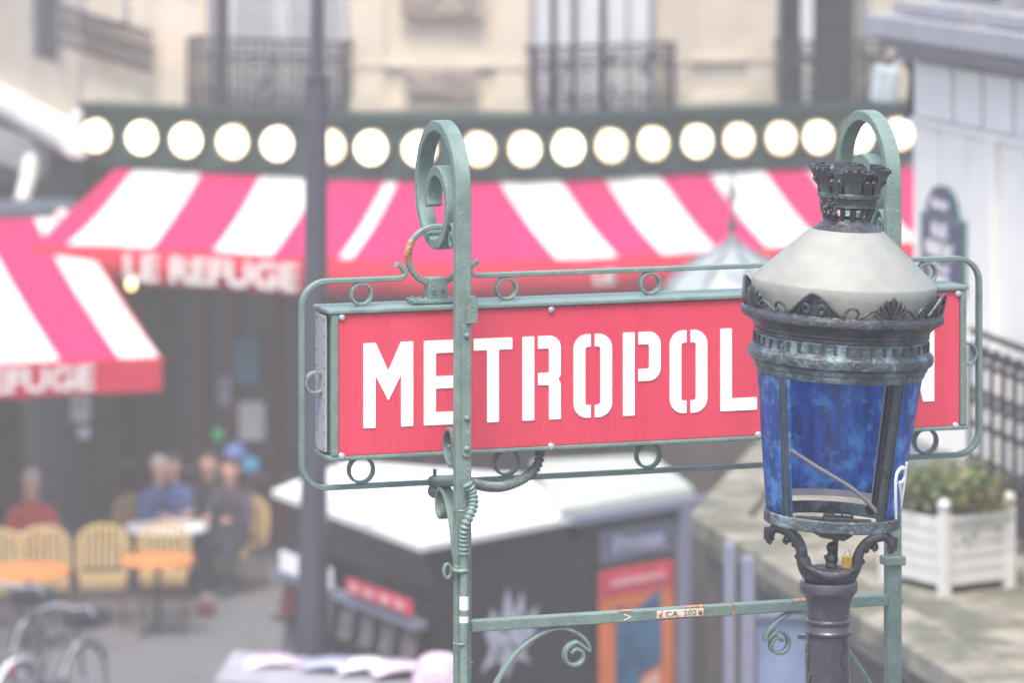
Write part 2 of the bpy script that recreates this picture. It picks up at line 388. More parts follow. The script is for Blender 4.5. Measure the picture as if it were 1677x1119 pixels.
window(1275, 1430, False, [(1322,1340)]); balcony(1268, 1436, 5.6, seed=5)
# side facade window with slanted balcony, seen at left
def side_pt(px, z):                          # where a photo column meets the side facade
    k = (px-838.5)/F; t = (pa.x-k*pa.y)/(k*sd.y-sd.x); q = pa+sd*t; q.z = z; return q
q0, q1 = side_pt(104, 0), side_pt(60, 0); um = (q0-q1); Lw = um.length; M = frame((q0+q1)/2, um, sn)
swn = MB(M)
for x in (-Lw/2, Lw/2): swn.box((x, -.02, 6.5), (.08, .08, 2.6))
swn = swn.build('window', G['grey_wood'], bld, smooth=0); MB(M).box((0, -.01, 6.5), (Lw, .02, 2.5)).build('pane', G['pane'], swn, smooth=0)
# slanting front piece between the side facade and the corner: balcony and blue-grey window
M, L = seg_frame(105, 268, 0)
mb = MB(M)
for x in (-L*.32, L*.12): mb.box((x, -.02, 6.6), (.06, .05, 1.7))
mb.box((-L*.1, -.02, 5.78), (L*.44+.06, .05, .06))
lw = mb.build('window', G['grey_wood'], bld, smooth=0); MB(M).box((-L*.1, -.008, 6.6), (L*.44, .02, 1.6)).build('pane', mat('blue_sky_pane', (.10, .14, .24), .15, var=.3), lw, smooth=0)
mb = MB(M); Ry = Matrix.Rotation(.20, 3, 'Y')
mb.box((-L*.02, -.16, 5.82), (L*.95, .05, .035), Ry); mb.box((-L*.02, -.16, 5.42), (L*.95, .05, .035), Ry)
lb = mb.build('balcony', G['iron_black'], bld, smooth=0)
mb = MB(M)
for i in range(22):
    x = -L*.46+i*L*.9/21; zz = 5.62-.2*(x+L*.02)
    mb.box((x, -.16, zz), (.016, .016, .4)); mb.bar(arc((x+.03, -.16, zz), .045, 0, 5, 8, V((1,0,0)), V((0,0,1))), (0,1,0), .014, .016)
mb.build('scrollwork', G['iron_black'], lb)

# ------------------------------------------------------------------ green fascia with round lamps
fas = thing('lamp_fascia', 'dark green fascia band carrying a row of round lit lamps above the awning', 'fascia', (0, 44, ZF))
pxs = [135]+[p for p, _ in FX if 140 < p < 1500]+[1500]
front = [Fp(p, 0, 0) for p in pxs]
mb = MB()
for z0, z1, d0 in ((4.33, 4.86, 0), (4.86, 4.93, -.09), (4.27, 4.33, -.05)):
    n = len(front)
    ps = []
    for p, px in zip(front, pxs):
        nn = Fn(px); a = p-nn*d0
        ps += [a+V((0,0,z0)), a+V((0,0,z1)), p-nn*.26+V((0,0,z1)), p-nn*.26+V((0,0,z0))]
    fs = []
    for i in range(n-1):
        for k in range(4): fs.append((i*4+k, i*4+(k+1) % 4, i*4+4+(k+1) % 4, i*4+4+k))
    fs += [(0,1,2,3), tuple(4*(n-1)+k for k in (3,2,1,0))]
    mb.add(ps, fs)
mb.build('band', G['fascia'], fas, smooth=0)
LAMPS = [163,238,311,387,460,545,613,690,780,853,924,994,1063,1135,1203,1272,1333,1398,1465]
rl = .162
for px in LAMPS:
    c = Fp(px, 0, ZF+.005); nn = Fn(px); nn = (nn+V((0,-.8,0))).normalized()
    R = nn.to_track_quat('Z', 'Y').to_matrix().to_4x4(); R.translation = c+nn*.09
    hs = MB(R).lathe([(-.12, rl+.018), (.035, rl+.018), (.045, rl+.006), (.035, rl-.004), (-.12, rl-.004)], 40, cap=False).build('round_lamp', G['chrome'], fas)
    MB(R).lathe([(.0, rl-.004), (.03, rl-.006), (.055, rl*.75), (.07, rl*.4), (.074, .004)], 40).build('lens', G[random.Random(px).choice(('lens','dim_lens','bright_lens','lens'))], hs)

# ------------------------------------------------------------------ main awning
awn = thing('striped_awning', 'crimson and white striped awning along the curved cafe front below the lamps', 'awning', (0, 44, 3.5))
ZT, ZB, PROJ, ZV = 4.24, 3.50, 1.0, 3.14
def At(px): return Fp(px, 0, ZT)
def Ab(px, z=ZB, extra=0):
    e = max(0, (262-px)/72)*.34; return Fp(px, 0, z)+Fn(px)*(PROJ+extra)+V((-.9, -.6, 0))*e
STR = [(190,220,0),(220,330,1),(330,428,0),(428,524,1),(524,632,0),(632,652,1),(652,735,0),(735,818,0),(818,918,1),(918,990,0),(990,1080,1),(1080,1160,0),(1160,1250,1),(1250,1322,0),(1322,1405,1),(1405,1490,0)]
for a, b, wh in STR:
    n = max(3, int((b-a)/18)); rows = []
    for i in range(n+1):
        px = a+(b-a)*i/n; T, B = At(px), Ab(px); row = []
        for k in range(9):
            t = k/8; q = T.lerp(B, t); q.z -= .045*sin(pi*t)+.012*sin(pi*t)*sin(px*.09); row.append(q)
        rows.append(row)
    ps = [q for r in rows for q in r]
    fs = [(i*9+k, i*9+k+1, (i+1)*9+k+1, (i+1)*9+k) for i in range(n) for k in range(8)]
    MB().add(ps, fs).build('canvas_strip', G['white' if wh else 'pink'], awn, smooth=60)
n = 70; ps = []; fs = []
for i in range(n+1):
    px = 190+(1300*i/n); zz = .02*abs(sin(i*1.1)); q = Ab(px, ZB, .005); q2 = Ab(px, ZV+zz, .03+.012*sin(i*.9)); ps += [q, q.lerp(q2, .5), q2]
for i in range(n): fs += [(i*3, i*3+1, i*3+4, i*3+3), (i*3+1, i*3+2, i*3+5, i*3+4)]
vl = MB().add(ps, fs).build('valance', G['valance'], awn, smooth=60)
s = vl.modifiers.new('thickness', 'SOLIDIFY'); s.thickness = .006
# end gore at the left
MB().add([At(190), Ab(190), Ab(190, ZV), At(190)-V((0,0,.05))], [(0,1,2,3)]).build('side_flap', G['valance'], awn, smooth=0)
fb = MB(); fb.tube([Ab(190+1300*i/40, ZB+.01, -.015) for i in range(41)], .02, 6); fb.build('front_bar', G['valance'], awn)
for px in (230, 470, 760, 1000, 1250): MB().tube([At(px)+V((0,0,-.1)), (At(px)+Ab(px))/2+V((0,0,-.22)), Ab(px)+V((0,0,-.02))], .018, 6).build('folding_arm', G['shutter'], awn)
# lettering on the left stretch, and two letters further right
def valance_frame(a, b, z):
    p, q = Ab(a, z, .05), Ab(b, z, .05); u = (q-p).normalized(); n = V((u.y, -u.x, 0)); return frame((p+q)/2, u, n), (q-p).length
M, L = valance_frame(292, 572, 3.31)
mb = MB(); text(mb, 'LE REFUGE', .37, .012, M, L, .012); mb.build('lettering', G['white'], awn, smooth=0)
M, L = valance_frame(868, 905, 3.33)
mb = MB(); text(mb, 'LE', .2, .012, M, L*.9, .006); mb.build('lettering', G['white'], awn, smooth=0)

# ------------------------------------------------------------------ cafe front under the awning
cf = thing('shopfront', 'dark glazed cafe front with red joinery in the shade of the awning', 'shopfront', (-1, 46.5, 0))
def Cp(px, z, back=1.3): return Fp(px, back, z)
CPX = [140, 215, 318, 372, 440, 500, 600, 700, 800, 900, 1000, 1150, 1300, 1480]
for a, b in zip(CPX, CPX[1:]):
    p, q = Cp(a, 0), Cp(b, 0); u = (q-p).normalized(); n = V((u.y, -u.x, 0)); M = frame((p+q)/2, u, n); L = (q-p).length
    MB(M).box((-L/2, 0, 2.15), (.09, .12, 4.2)).build('post', G['dark_red'], cf, smooth=0)
    MB(M).box((0, .02, .5), (L-.09, .06, .75)).build('stall_riser', G['dark_red'], cf, smooth=0)
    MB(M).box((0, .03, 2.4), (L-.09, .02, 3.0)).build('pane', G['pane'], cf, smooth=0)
    MB(M).box((0, .0, 3.0), (L-.09, .08, .07)).build('transom', G['dark_red'], cf, smooth=0)
mb = MB(); k = 0
for a, b in ((140, 800), (800, 1480)):
    p, q = Cp(a, 4.2), Cp(b, 4.2); f0, f1 = Fp(a, .2, 4.2), Fp(b, .2, 4.2)
    mb.prism([f0, f1, q+V((0,.3,0)), p+V((0,.3,0))], (0,0,.05))
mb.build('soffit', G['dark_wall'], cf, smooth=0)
for px, y, wpx, hpx, m in ((412,690,44,64,'paper'), (404,592,40,74,'teal'), (368,640,20,50,'print_grey')):
    c = P(px, y, Cp(px, 0).y-.12); MB().box(c, (wpx/155, .012, hpx/155)).build('poster' if m != 'paper' else 'menu_sheet', G[m], cf, smooth=0)

# ------------------------------------------------------------------ left terrace with its own awning
F0 = V((-3.447, 42.0, 0)); bk = V((-4.72, 45.6, 0)); outv = (F0-bk); od = outv.normalized(); al = V((od.y, -od.x, 0))     # al runs to the left
if al.x > 0: al = -al
ta = thing('terrace_awning', 'lower crimson and white awning reaching out over the terrace at the left', 'awning', tuple(F0+V((0,0,2.9))))
zt, zb = 3.725, 2.65
def tA(s, t, z=None):                       # s metres to the left, t 0 at the wall .. 1 at the front
    q = bk+al*s+outv*t; q.z = (zt+(zb-zt)*t-.06*sin(pi*t)) if z is None else z; return q
edges = [0, .40, 1.0, 1.9, 2.62, 3.4, 4.2, 5.0]
for i, (a, b) in enumerate(zip(edges, edges[1:])):
    rows = [[tA(a+(b-a)*j/3, k/8) for k in range(9)] for j in range(4)]
    MB().add([q for r in rows for q in r], [(j*9+k, j*9+k+1, j*9+k+10, j*9+k+9) for j in range(3) for k in range(8)]).build('canvas_strip', G['white' if i % 2 == 0 else 'pink'], ta, smooth=60)
v = MB().add([tA(0,1), tA(5,1), tA(5,1,zb-.30), tA(0,1,zb-.30)], [(0,1,2,3)]).build('valance', G['valance'], ta, smooth=0)
s = v.modifiers.new('thickness', 'SOLIDIFY'); s.thickness = .008
MB().add([tA(0,0), tA(0,1), tA(0,1,zb-.3), tA(0,.93,zb-.12), tA(0,0,zt-.12)], [(0,1,2,3,4)]).build('side_flap', G['valance'], ta, smooth=0)
MB().tube([tA(-.02,.995,zb+.015), tA(5,.995,zb+.015)], .022, 6).build('front_bar', G['valance'], ta)
M = frame(tA(1.56, 1, zb-.15)+od*.02, -al, od)
mb = MB(); text(mb, 'LE REFUGE', .32, .012, M, 1.72, .01); mb.build('lettering', G['white'], ta, smooth=0)
tb = thing('terrace_enclosure', 'dark glazed terrace box with a grey ledge beneath the lower awning at left', 'terrace', (-5.5, 43, 0))
MB().prism([tA(-.1,-.03,zt+.03), tA(5,-.03,zt+.03), tA(5,-.09,zt+.03), tA(-.1,-.09,zt+.03)], (0,0,.13)).build('ledge', mat('blue_grey_ledge', (.13,.17,.2), .5), tb, smooth=0)
for s0 in (0.05, 1.3, 2.6, 3.9): MB().prism([tA(s0,-.52,.13), tA(s0+.09,-.52,.13), tA(s0+.09,-.545,.13), tA(s0,-.545,.13)], (0,0,3.8)).build('post', G['dark_red'], tb, smooth=0)
for s0, s1 in ((.14,1.3),(1.39,2.6),(2.69,3.9)): MB().prism([tA(s0,-.53,.13), tA(s1,-.53,.13), tA(s1,-.536,.13), tA(s0,-.536,.13)], (0,0,3.8)).build('pane', G['pane'], tb, smooth=0)
MB().prism([tA(-.1,-.03,zt+.0), tA(5,-.03,zt+.0), tA(5,-.6,zt+.0), tA(-.1,-.6,zt+.0)], (0,0,.029)).build('roof', G['dark_wall'], tb, smooth=0)
# pale curtain lamp glimpsed in the terrace
lm = thing('hanging_terrace_lamp', 'small pale cylindrical lamp hanging under the lower left awning', 'lamp', tuple(P(130, 640, 42.6)))
c = P(132, 690, 42.6)
MB().lathe([(.0,.10),(.36,.10),(.38,.06),(.38,.01)], 16, c=c-V((0,0,.0))).build('lamp_shade', mat('pale_blue_shade', (.45,.55,.62), .6), lm)
MB().ball(c-V((-.03,0,.12)), .07).build('bulb', mat('frosted_bulb', (.6,.68,.75), .3), lm); MB().tube([c+V((0,0,.38)), c+V((0,0,.95))], .008, 5).build('cord', G['black'], lm)
# warm little lamp between the awnings
wl = MB().ball(P(215, 466, 43.6), (.045,.045,.055)).build('wall_bulb', glow('warm_bulb', (1,.6,.15), 2)); tag(wl, 'small warm bulb glowing just below the corner of the main awning', 'lamp')
kn = MB().ball(P(103, 357, 45.2), (.085,.085,.1)).build('globe_lamp', mat('pale_pink_globe', (.75,.6,.62), .3)); tag(kn, 'small pale globe where the two awnings meet', 'lamp')
# rolled awning on the side facade
A, B = P(128, 233, 45.7), P(-30, 145, 53); A.z = B.z = A.z; B.z = P(-30, 148, 53).z
ra = thing('rolled_awning', 'white rolled up awning cassette on the side wall at far left', 'awning', tuple(A))
d = (B-A).normalized()
MB().tube([A, A+d*.03, A+(B-A)*.5, B-d*.03, B], [.16,.185,.185,.185,.16], 16).build('cassette', G['white'], ra)
MB().tube([A+d*.0+V((0,0,.22)), A+d*.15+V((0,.0,.3)), A+d*.1+V((0,0,.1))], .05, 8).build('bracket', G['white'], ra)
q = P(50, 262, 47); q2 = P(34, 332, 46)
MB().tube([q, (q+q2)/2+V((.02,0,0)), q2], [.085,.085,.075], 10).build('support_strut', G['white'], ra)
q = P(30, 235, 47.8)
MB().box(q+V((-.1,.2,-.08)), (.9,.2,.35), Matrix.Rotation(.35, 3, 'Y')).build('cover_board', G['grey_wood'], ra, smooth=0)

# ------------------------------------------------------------------ lamp post on the pavement
lp = thing('lamp_post', 'tall slate grey tapered lamp post in front of the cafe', 'lamp post', (P(512,0,30).x, 30, 0))
k = 30/F; x0 = P(512, 0, 30).x
zz = lambda y: H-(y-YH)*k
prof = [(0,.17),(.5,.17),(.55,.125),(zz(1119),.118),(zz(1000),.112),(zz(800),.095),(zz(500),.086),(zz(300),.083),(zz(132),.079)]
mb = MB(); ax = lambda z: V((x0+(z-2)*.0075, 30, z))
mb.tube([ax(z) for z, r in prof], [r for z, r in prof], 24); mb.build('shaft', G['grey_pole'], lp)
MB().tube([ax(zz(134)), ax(zz(130)), ax(zz(123)), ax(zz(119))], [.079,.088,.088,.055], 24).build('collar', G['grey_pole'], lp)
MB().tube([ax(zz(121)), ax(zz(60)), ax(zz(-200)), ax(9.4)], [.053,.05,.045,.04], 20).build('upper_shaft', G['grey_pole'], lp)
arm = [ax(9.3), ax(9.5)+V((.3,0,.2)), ax(9.5)+V((1.0,0,.3))]
MB().tube(smoothpath(arm), .035, 10).build('arm', G['grey_pole'], lp); MB().ball(ax(9.5)+V((1.2,0,.28)), (.3,.12,.08)).build('lamp_head', G['grey_pole'], lp)

# ------------------------------------------------------------------ advertising column behind the sign
cx, cyy = P(1199, 0, 35).x, 35.0
mc = thing('advertising_column', 'round advertising column with a pale ribbed dome and spiked finial', 'column', (cx, cyy, 0))
zc = lambda y: H-(y-YH)*cyy/F
MB().lathe([(.02,.66),(.35,.66),(.4,.58),(zc(560),.58)], 40, c=(cx,cyy,0)).build('drum', G['dark_stone'], mc)
MB().lathe([(zc(560),.58),(zc(552),.66),(zc(520),.68),(zc(512),.60)], 40, c=(cx,cyy,0)).build('cornice', G['dome'], mc)
dp = [(zc(512),.60),(zc(480),.585),(zc(462),.53),(zc(445),.43),(zc(428),.31),(zc(415),.19),(zc(405),.10),(zc(398),.06)]
MB().lathe(dp, 40, c=(cx,cyy,0)).build('dome', G['dome'], mc)
for i in range(8):
    a = 2*pi*(i+.4)/8; MB().tube([V((cx+(r+.006)*sin(a), cyy-(r+.006)*cos(a), z)) for z, r in dp], .022, 6).build('rib', mat('dark_zinc_rib', (.14,.17,.19), .5) if i == 0 else bpy.data.materials['dark_zinc_rib'], mc)
MB().lathe([(zc(400),.07),(zc(385),.03),(zc(376),.02),(zc(372),.05),(zc(366),.05),(zc(360),.022),(zc(335),.014),(zc(325),.03),(zc(312),.03),(zc(300),.012),(zc(252),.005)], 12, c=(cx,cyy,0)).build('finial', G['patina'], mc)

# ------------------------------------------------------------------ newspaper kiosk
E, Fk, A = V((-.55,30.05,0)), V((1.27,31.85,0)), V((-1.70,32.25,0))
B2 = A+(Fk-E)*.75+V((.2,.5,0))
ks = thing('newspaper_kiosk', 'black newspaper kiosk under a flat white roof behind the metro sign', 'kiosk', (0, 31.5, 0))
MB().prism([E, Fk, Fk+V((-.5,1.3,0)), B2, A], (0,0,2.72)).build('body', G['kiosk'], ks, smooth=0)
MB().prism([P(445,806,32.25).xy.to_3d()+V((0,0,2.86)), V((-.633,29.8,2.86)), V((.43,31.0,2.86)), V((.12,33.0,2.86)), V((-1.3,33.7,2.86))], (0,0,.05)).build('white_roof', G['roof_white'], ks, smooth=0)
MB().prism([V((-1.72,32.2,2.722)), V((-.60,29.98,2.722)), V((.42,31.05,2.722)), V((.1,32.9,2.722)), V((-1.25,33.5,2.722))], (0,0,.137)).build('roof_band', G['kiosk'], ks, smooth=0)
MB().prism([V((.36,30.93,2.915)), V((1.36,31.93,2.915)), V((1.1,33.6,2.915)), V((.15,33.3,2.915))], (0,0,.06)).build('rear_roof', G['roof_pale'], ks, smooth=0)
fu = (Fk-E).normalized(); fn = V((fu.y, -fu.x, 0)); Lf = (Fk-E).length
M = frame(E, fu, fn)
def fx(px):                                  # distance along the front for a photo column
    kx = (px-838.5)/F; return (kx*E.y-E.x)/(fu.x-kx*fu.y)
def fz(px, py): s = fx(px); return H-(py-YH)*(E.y+fu.y*s)/F
MB(M).box((fx(1042), -.035, 2.885), (1.4, .07, .06)).build('fascia_trim', G['kiosk_trim'], ks, smooth=0)
MB(M).box((Lf-.03, -.03, 1.43), (.09, .09, 2.85)).build('corner_post', G['kiosk_trim'], ks, smooth=0)
for t_ in (.33, .66):
    p_, q_ = V((-1.82,32.25,0)).lerp(V((-.633,29.8,0)), t_), V((-1.0,33.5,0)).lerp(V((.43,31.0,0)), t_)
    p_ = V((-1.82,32.25,0)).lerp(V((-.633,29.8,0)), .04+t_*.92); q_ = V((-1.3,33.7,0)).lerp(V((.28,32.0,0)), t_)
    MB().bar([V((p_.x,p_.y,2.914)), V((q_.x,q_.y,2.914))], (0,0,1), .012, .03).build('roof_seam', G['roof_pale'], ks, smooth=0)
# header panel and poster
s0, s1 = fx(978), fx(1100); z1, z0 = fz(1040, 860), fz(1040, 914)
sb_ = fx(948); MB(M).prism([(sb_,-.001,2.7),(Lf-.001,-.001,2.7),(Lf-.2,1.2,2.7),(sb_+.1,1.2,2.7)], (0,0,.2)).build('upper_body', G['kiosk'], ks, smooth=0)
hp = MB(M).box(((s0+s1)/2, -.02, (z0+z1)/2), (s1-s0, .03, z1-z0)).build('header_panel', mat('dusk_blue_panel', (.10,.115,.16), .4, var=.2), ks, smooth=0)
mb = MB(); text(mb, 'Presse', .2, .01, M @ Matrix.Translation(((s0+s1)/2, -.042, (z0+z1)/2)), (s1-s0)*.66, .004); mb.build('lettering', G['print_grey'], hp, smooth=0)
s0, s1 = fx(976), fx(1097); z1 = fz(1036, 926); z0 = z1-1.35; sm = (s0+s1)/2; ww = s1-s0
MB(M).box((sm, -.015, (z0+z1)/2), (ww+.06, .025, z1-z0+.06)).build('poster_frame', G['kiosk'], ks, smooth=0)
po = MB(M).box((sm, -.032, (z0+z1)/2), (ww, .006, z1-z0)).build('poster', G['poster_orange'], ks, smooth=0)
MB(M).box((sm, -.038, z1-.10), (ww*.98, .004, .19)).build('poster_title', G['poster_red'], po, smooth=0)
MB(M).box((sm, -.043, z1-.10), (ww*.72, .004, .05)).build('title_strip', mat('pale_red_print', (.75,.35,.35), .5), po, smooth=0)
MB(M).prism([(sm-ww*.28,-.037,z1-.26),(sm-ww*.05,-.037,z1-.33),(sm+ww*.32,-.037,z1-.20),(sm+ww*.34,-.037,z1-.75),(sm+ww*.05,-.037,z1-.82),(sm+ww*.02,-.037,z1-.98),(sm-ww*.30,-.037,z1-1.02)], (0,-.004,0)).build('poster_figure', G['poster_blue'], po, smooth=0)
MB(M).prism([(sm+ww*.06,-.040,z1-.86),(sm+ww*.3,-.040,z1-.80),(sm+ww*.36,-.040,z1-1.2),(sm-ww*.3,-.040,z1-1.25),(sm-ww*.1,-.040,z1-1.05)], (0,-.004,0)).build('poster_patch', G['poster_skin'], po, smooth=0)
# white crown-like emblem on the black front
cxs, czs = fx(838), fz(838, 1035)
mb = MB(M)
pts = [(-.28,.02),(-.2,.2),(-.12,.06),(-.05,.33),(.02,.12),(.1,.28),(.14,.06),(.26,.16),(.22,-.06),(.12,-.16),(.2,-.26),(.02,-.2),(-.06,-.34),(-.14,-.18),(-.32,-.26),(-.22,-.1)]
mb.prism([(cxs+x*.98, -.004, czs+z*.98) for x, z in pts], (0,-.004,0)); mb.build('white_emblem', mat('pale_print', (.40,.41,.5), .5), ks, smooth=0)
mb = MB(M)
for x, z, a in ((-.09,.02,.3),(.06,.08,-.4),(.0,-.1,.9),(-.14,-.13,-.7)): mb.box((cxs+x, -.0105, czs+z), (.12,.003,.025), Matrix.Rotation(a, 3, 'Y'))
mb.build('emblem_strokes', G['kiosk'], ks, smooth=0)
# left face: header strip and magazine racks
lu = (E-A).normalized(); ln = V((lu.y, -lu.x, 0)); Ll = (E-A).length; M = frame(A, lu, ln)
MB(M).box((Ll*.5, -.08, 2.30), (Ll*.96, .1, .06)).build('shelf', G['kiosk_trim'], ks, smooth=0)
MB(M).box((Ll*.26, -.14, 2.42), (Ll*.36, .02, .15)).build('header_strip', G['paper'], ks, smooth=0)
rs_ = MB(M).box((Ll*.76, -.14, 2.42), (Ll*.42, .02, .11)).build('red_header_strip', G['poster_red'], ks, smooth=0)
for i in range(4): MB(M).box((Ll*(.60+.1*i), -.1525, 2.42), (.15, .004, .06)).build('strip_lettering', mat('pale_red_print', (.75,.4,.4), .5), rs_, smooth=0)
for r in range(4):
    MB(M).box((Ll*.5, -.10, 1.98-r*.36), (Ll*.94, .14, .02)).build('rack_shelf', G['kiosk'], ks, smooth=0)
    for i in range(7):
        cm = random.choice(['mags','print_grey','mags','dark_red','mags','mags'])
        MB(M).box((Ll*(.09+.137*i), -.09, 2.13-r*.36), (.22, .012, .26), Matrix.Rotation(-.18, 3, 'X')).build('magazine', G[cm], ks, smooth=0)
# magazine display standing by the kiosk
dx = P(560, 1100, 28.7)
ms = thing('magazine_display', 'white edged magazine display unit beside the kiosk at the bottom', 'display', (dx.x, 28.7, 0))
zt_ = 2.2
MB().prism([(-1.98,28.4,zt_),(-.40,28.1,zt_-.08),(-.36,28.8,zt_-.02),(-1.9,29.1,zt_+.06)], (0,0,.05)).build('top_tray', G['grey_wood'], ms, smooth=0)
MB().prism([(-1.85,28.5,0),(-.5,28.25,0),(-.48,28.75,0),(-1.8,29.0,0)], (0,0,zt_-.1)).build('cabinet', G['kiosk'], ms, smooth=0)
for i, (x, y, m, a) in enumerate(((-1.62,28.85,'magenta',.2),(-1.2,28.75,'print_grey',-.1),(-.98,28.72,'paper',.15),(-.76,28.64,'magenta',.3))):
    mb = MB(Matrix.Translation((x, y, zt_+.06)) @ Matrix.Rotation(a, 4, 'Z')); n = 8; ps = []
    for j in range(n+1):
        t = -.16+.32*j/n; ps += [(t*1.3, -.16, .055-1.6*t*t), (t*1.3, .16, .055-1.6*t*t)]
    mb.add(ps, [(2*j, 2*j+2, 2*j+3, 2*j+1) for j in range(n)])
    o = mb.build('magazine', G[m], ms, smooth=60); o.modifiers.new('thickness', 'SOLIDIFY').thickness = .02
o = MB().lathe([(-.0,.10),(.03,.14),(.12,.17),(.22,.17),(.33,.13),(.36,.08)], 20, c=P(718,1100,28.2)-V((0,0,.25))).build('paper_lantern', G['magenta'], None); tag(o, 'pink and white rounded paper bag standing beside the magazine display', 'bag'); o.name = 'paper_bag'

# ------------------------------------------------------------------ stone terrace at the right, planter, railing
ZR = 3.7
T = [V((1.12,25.9,0)), V((2.19,21.2,0)), V((3.2,16.8,0)), V((9,16.8,0)), V((9,29.2,0)), V((1.75,29.2,0))]
tr = MB().prism([p+V((0,0,ZR-.14)) for p in T], (0,0,.14)).build('stone_terrace', G['moss'], smooth=0); tr['kind'] = 'structure'
tw = thing('terrace_wall', 'dark stained retaining wall under the mossy stone terrace at right', 'wall', (3, 24, 0))
c0 = V((5,24,0))
MB().prism([(p*.985+c0*.015) for p in T], (0,0,ZR-.141)).build('masonry', G['dark_stone'], tw, smooth=0)
for a, b in ((0,1),(1,2),(5,0)):
    p, q = T[a], T[b]; u = (q-p).normalized(); nn = V((u.y,-u.x,0)); n = int((q-p).length/.75)
    if nn.dot(p-c0) < 0: nn = -nn
    for i in range(n):
        s0, s1 = (q-p).length*i/n+.004, (q-p).length*(i+1)/n-.004
        c = p+u*((s0+s1)/2)+V((0,0,ZR-.05))-nn*.13
        MB(frame(c, u, nn)).box((0,0,.05+random.uniform(0,.006)), (s1-s0,.34,.13)).build('coping_stone', G['moss'], tw, smooth=0, bevel=.012)
# dusty mortar patch with brick colour on the terrace is left to the material; low stone step behind planter
st = MB().prism([(1.9,28.2,ZR+.003),(2.9,25.6,ZR+.003),(9,25.6,ZR+.003),(9,29.1,ZR+.003),(1.95,29.1,ZR+.003)], (0,0,.1)).build('terrace_step', G['pave'], smooth=0); st['kind'] = 'structure'
# white planter box
pc = V((2.437, 23.90, 0))
pl = thing('planter_box', 'white slatted wooden planter box with a bushy shrub on the stone terrace', 'planter', (pc.x, pc.y, ZR+.004))
R = Matrix.Translation((pc.x, pc.y, ZR+.004)) @ Matrix.Rotation(radians(33), 4, 'Z')
wx, wy, hh = .46, .52, .40
for sx in (-1, 1):
    for sy in (-1, 1):
        MB(R).box((sx*wx/2, sy*wy/2, hh/2+.02), (.06,.06,hh+.06)).build('corner_post', G['white_wood'], pl, smooth=0, bevel=.006)
        MB(R).ball((sx*wx/2, sy*wy/2, hh+.09), .04).build('ball_finial', G['white_wood'], pl)
for i in range(5):
    z = .075+.075*i
    for sy in (-1, 1): MB(R).box((0, sy*(wy/2-.005), z), (wx-.06,.022,.068)).build('board', G['white_wood'], pl, smooth=0, bevel=.004)
    for sx in (-1, 1): MB(R).box((sx*(wx/2-.005), 0, z), (.022,wy-.06,.068)).build('board', G['white_wood'], pl, smooth=0, bevel=.004)
for sy in (-1, 1): MB(R).box((0, sy*wy/2, hh+.01), (wx-.06,.05,.03)).build('top_rail', G['white_wood'], pl, smooth=0)
MB(R).box((0,0,hh-.04), (wx-.04,wy-.04,.02)).build('soil', G['soil'], pl, smooth=0)
def shrub(root, M, n, rx, ry, rz, cz, seed):
    rnd = random.Random(seed); mb = MB(M); sb = MB(M)
    cl = [(rnd.uniform(-rx,rx), rnd.uniform(-ry,ry), cz+rnd.uniform(-.3,1)*rz, rnd.uniform(.06,.11)) for _ in range(26)]
    for c in cl: sb.tube(smoothpath([(c[0]*.2, c[1]*.2, cz-rz*.6), (c[0]*.6, c[1]*.6, cz*.6+c[2]*.4-.04), c[:3]], 3), [.008]*3+[.006]*3+[.003], 5)
    for i in range(n):
        c = rnd.choice(cl); p = V(c[:3])+V((rnd.gauss(0,1), rnd.gauss(0,1), rnd.gauss(0,1)))*c[3]*.7
        R3 = Matrix.Rotation(rnd.uniform(0,2*pi), 3, 'Z') @ Matrix.Rotation(rnd.uniform(-1,1), 3, 'X'); l = rnd.uniform(.03,.055)
        mb.add([p+R3 @ V(q) for q in ((0,-l/2,0),(l*.3,0,.008),(0,l/2,0),(-l*.3,0,.008))], [(0,1,2,3)])
    o = mb.build('foliage', G['leaf'], root, smooth=0); o['kind'] = 'stuff'; sb.build('stem', G['stem'], root)
shr = thing('shrub', 'loose green and brown shrub growing in the white planter box', 'plant', (pc.x, pc.y, ZR+hh-.02))
shrub(shr, R, 2000, .25, .29, .12, hh+.07, 3)
# rust-brown dry plants on the terrace corner
dpc = P(1270, 835, 26.2)
# iron railing up the steps at right
rr = thing('iron_railing', 'black wrought iron stair railing at the right edge behind the planter', 'railing', (3, 25, ZR))
r0, r1 = P(1588, 0, 25.6), P(1720, 0, 24.2); r0.z = r1.z = 0
u = (r1-r0); L = u.length; n = 7; bm_ = MB().box((0,0,.52), (.03,.03,1.04)).mesh('bar', G['iron_black'], smooth=0)
hz = lambda t: ZR+.1+(-.0)*t
for i in range(n+1):
    p = r0+u*(i/n); inst('bar', bm_, rr, p+V((0,0,hz(0)))-rr.location)
for z, wd in ((1.10,.06),(.92,.03),(.55,.03),(.12,.03)):
    MB().prism([r0+V((0,0,ZR+.1+z)), r1+V((0,0,ZR+.1+z)), r1+V((0,wd,ZR+.1+z)), r0+V((0,wd,ZR+.1+z))], (0,0,.04)).build('rail', G['iron_black'], rr, smooth=0)
for rad in (.035, .05):
    rm = MB().bar(arc((0,0,0), rad, 0, 2*pi, 10, u.normalized(), V((0,0,1)))[:-1], (u.y,-u.x,0), .02, .018, closed=True).mesh('ring_ornament', G['iron_black'])
    for i in range(n):
        p = r0+u*((i+.5)/n)
        for zc2 in ((1.02,) if rad == .035 else (.74, .33)): inst('ring_ornament', rm, rr, p+V((0,.01,ZR+.1+zc2))-rr.location)
MB().prism([r0+V((0,.12,ZR+.1)), r1+V((0,.12,ZR+.1)), r1+V((0,.16,ZR+.1)), r0+V((0,.16,ZR+.1))], (0,0,.30)).build('dark_backdrop', G['dark_stone'], rr, smooth=0)  # added dark sheet standing in for the dark background behind the bars
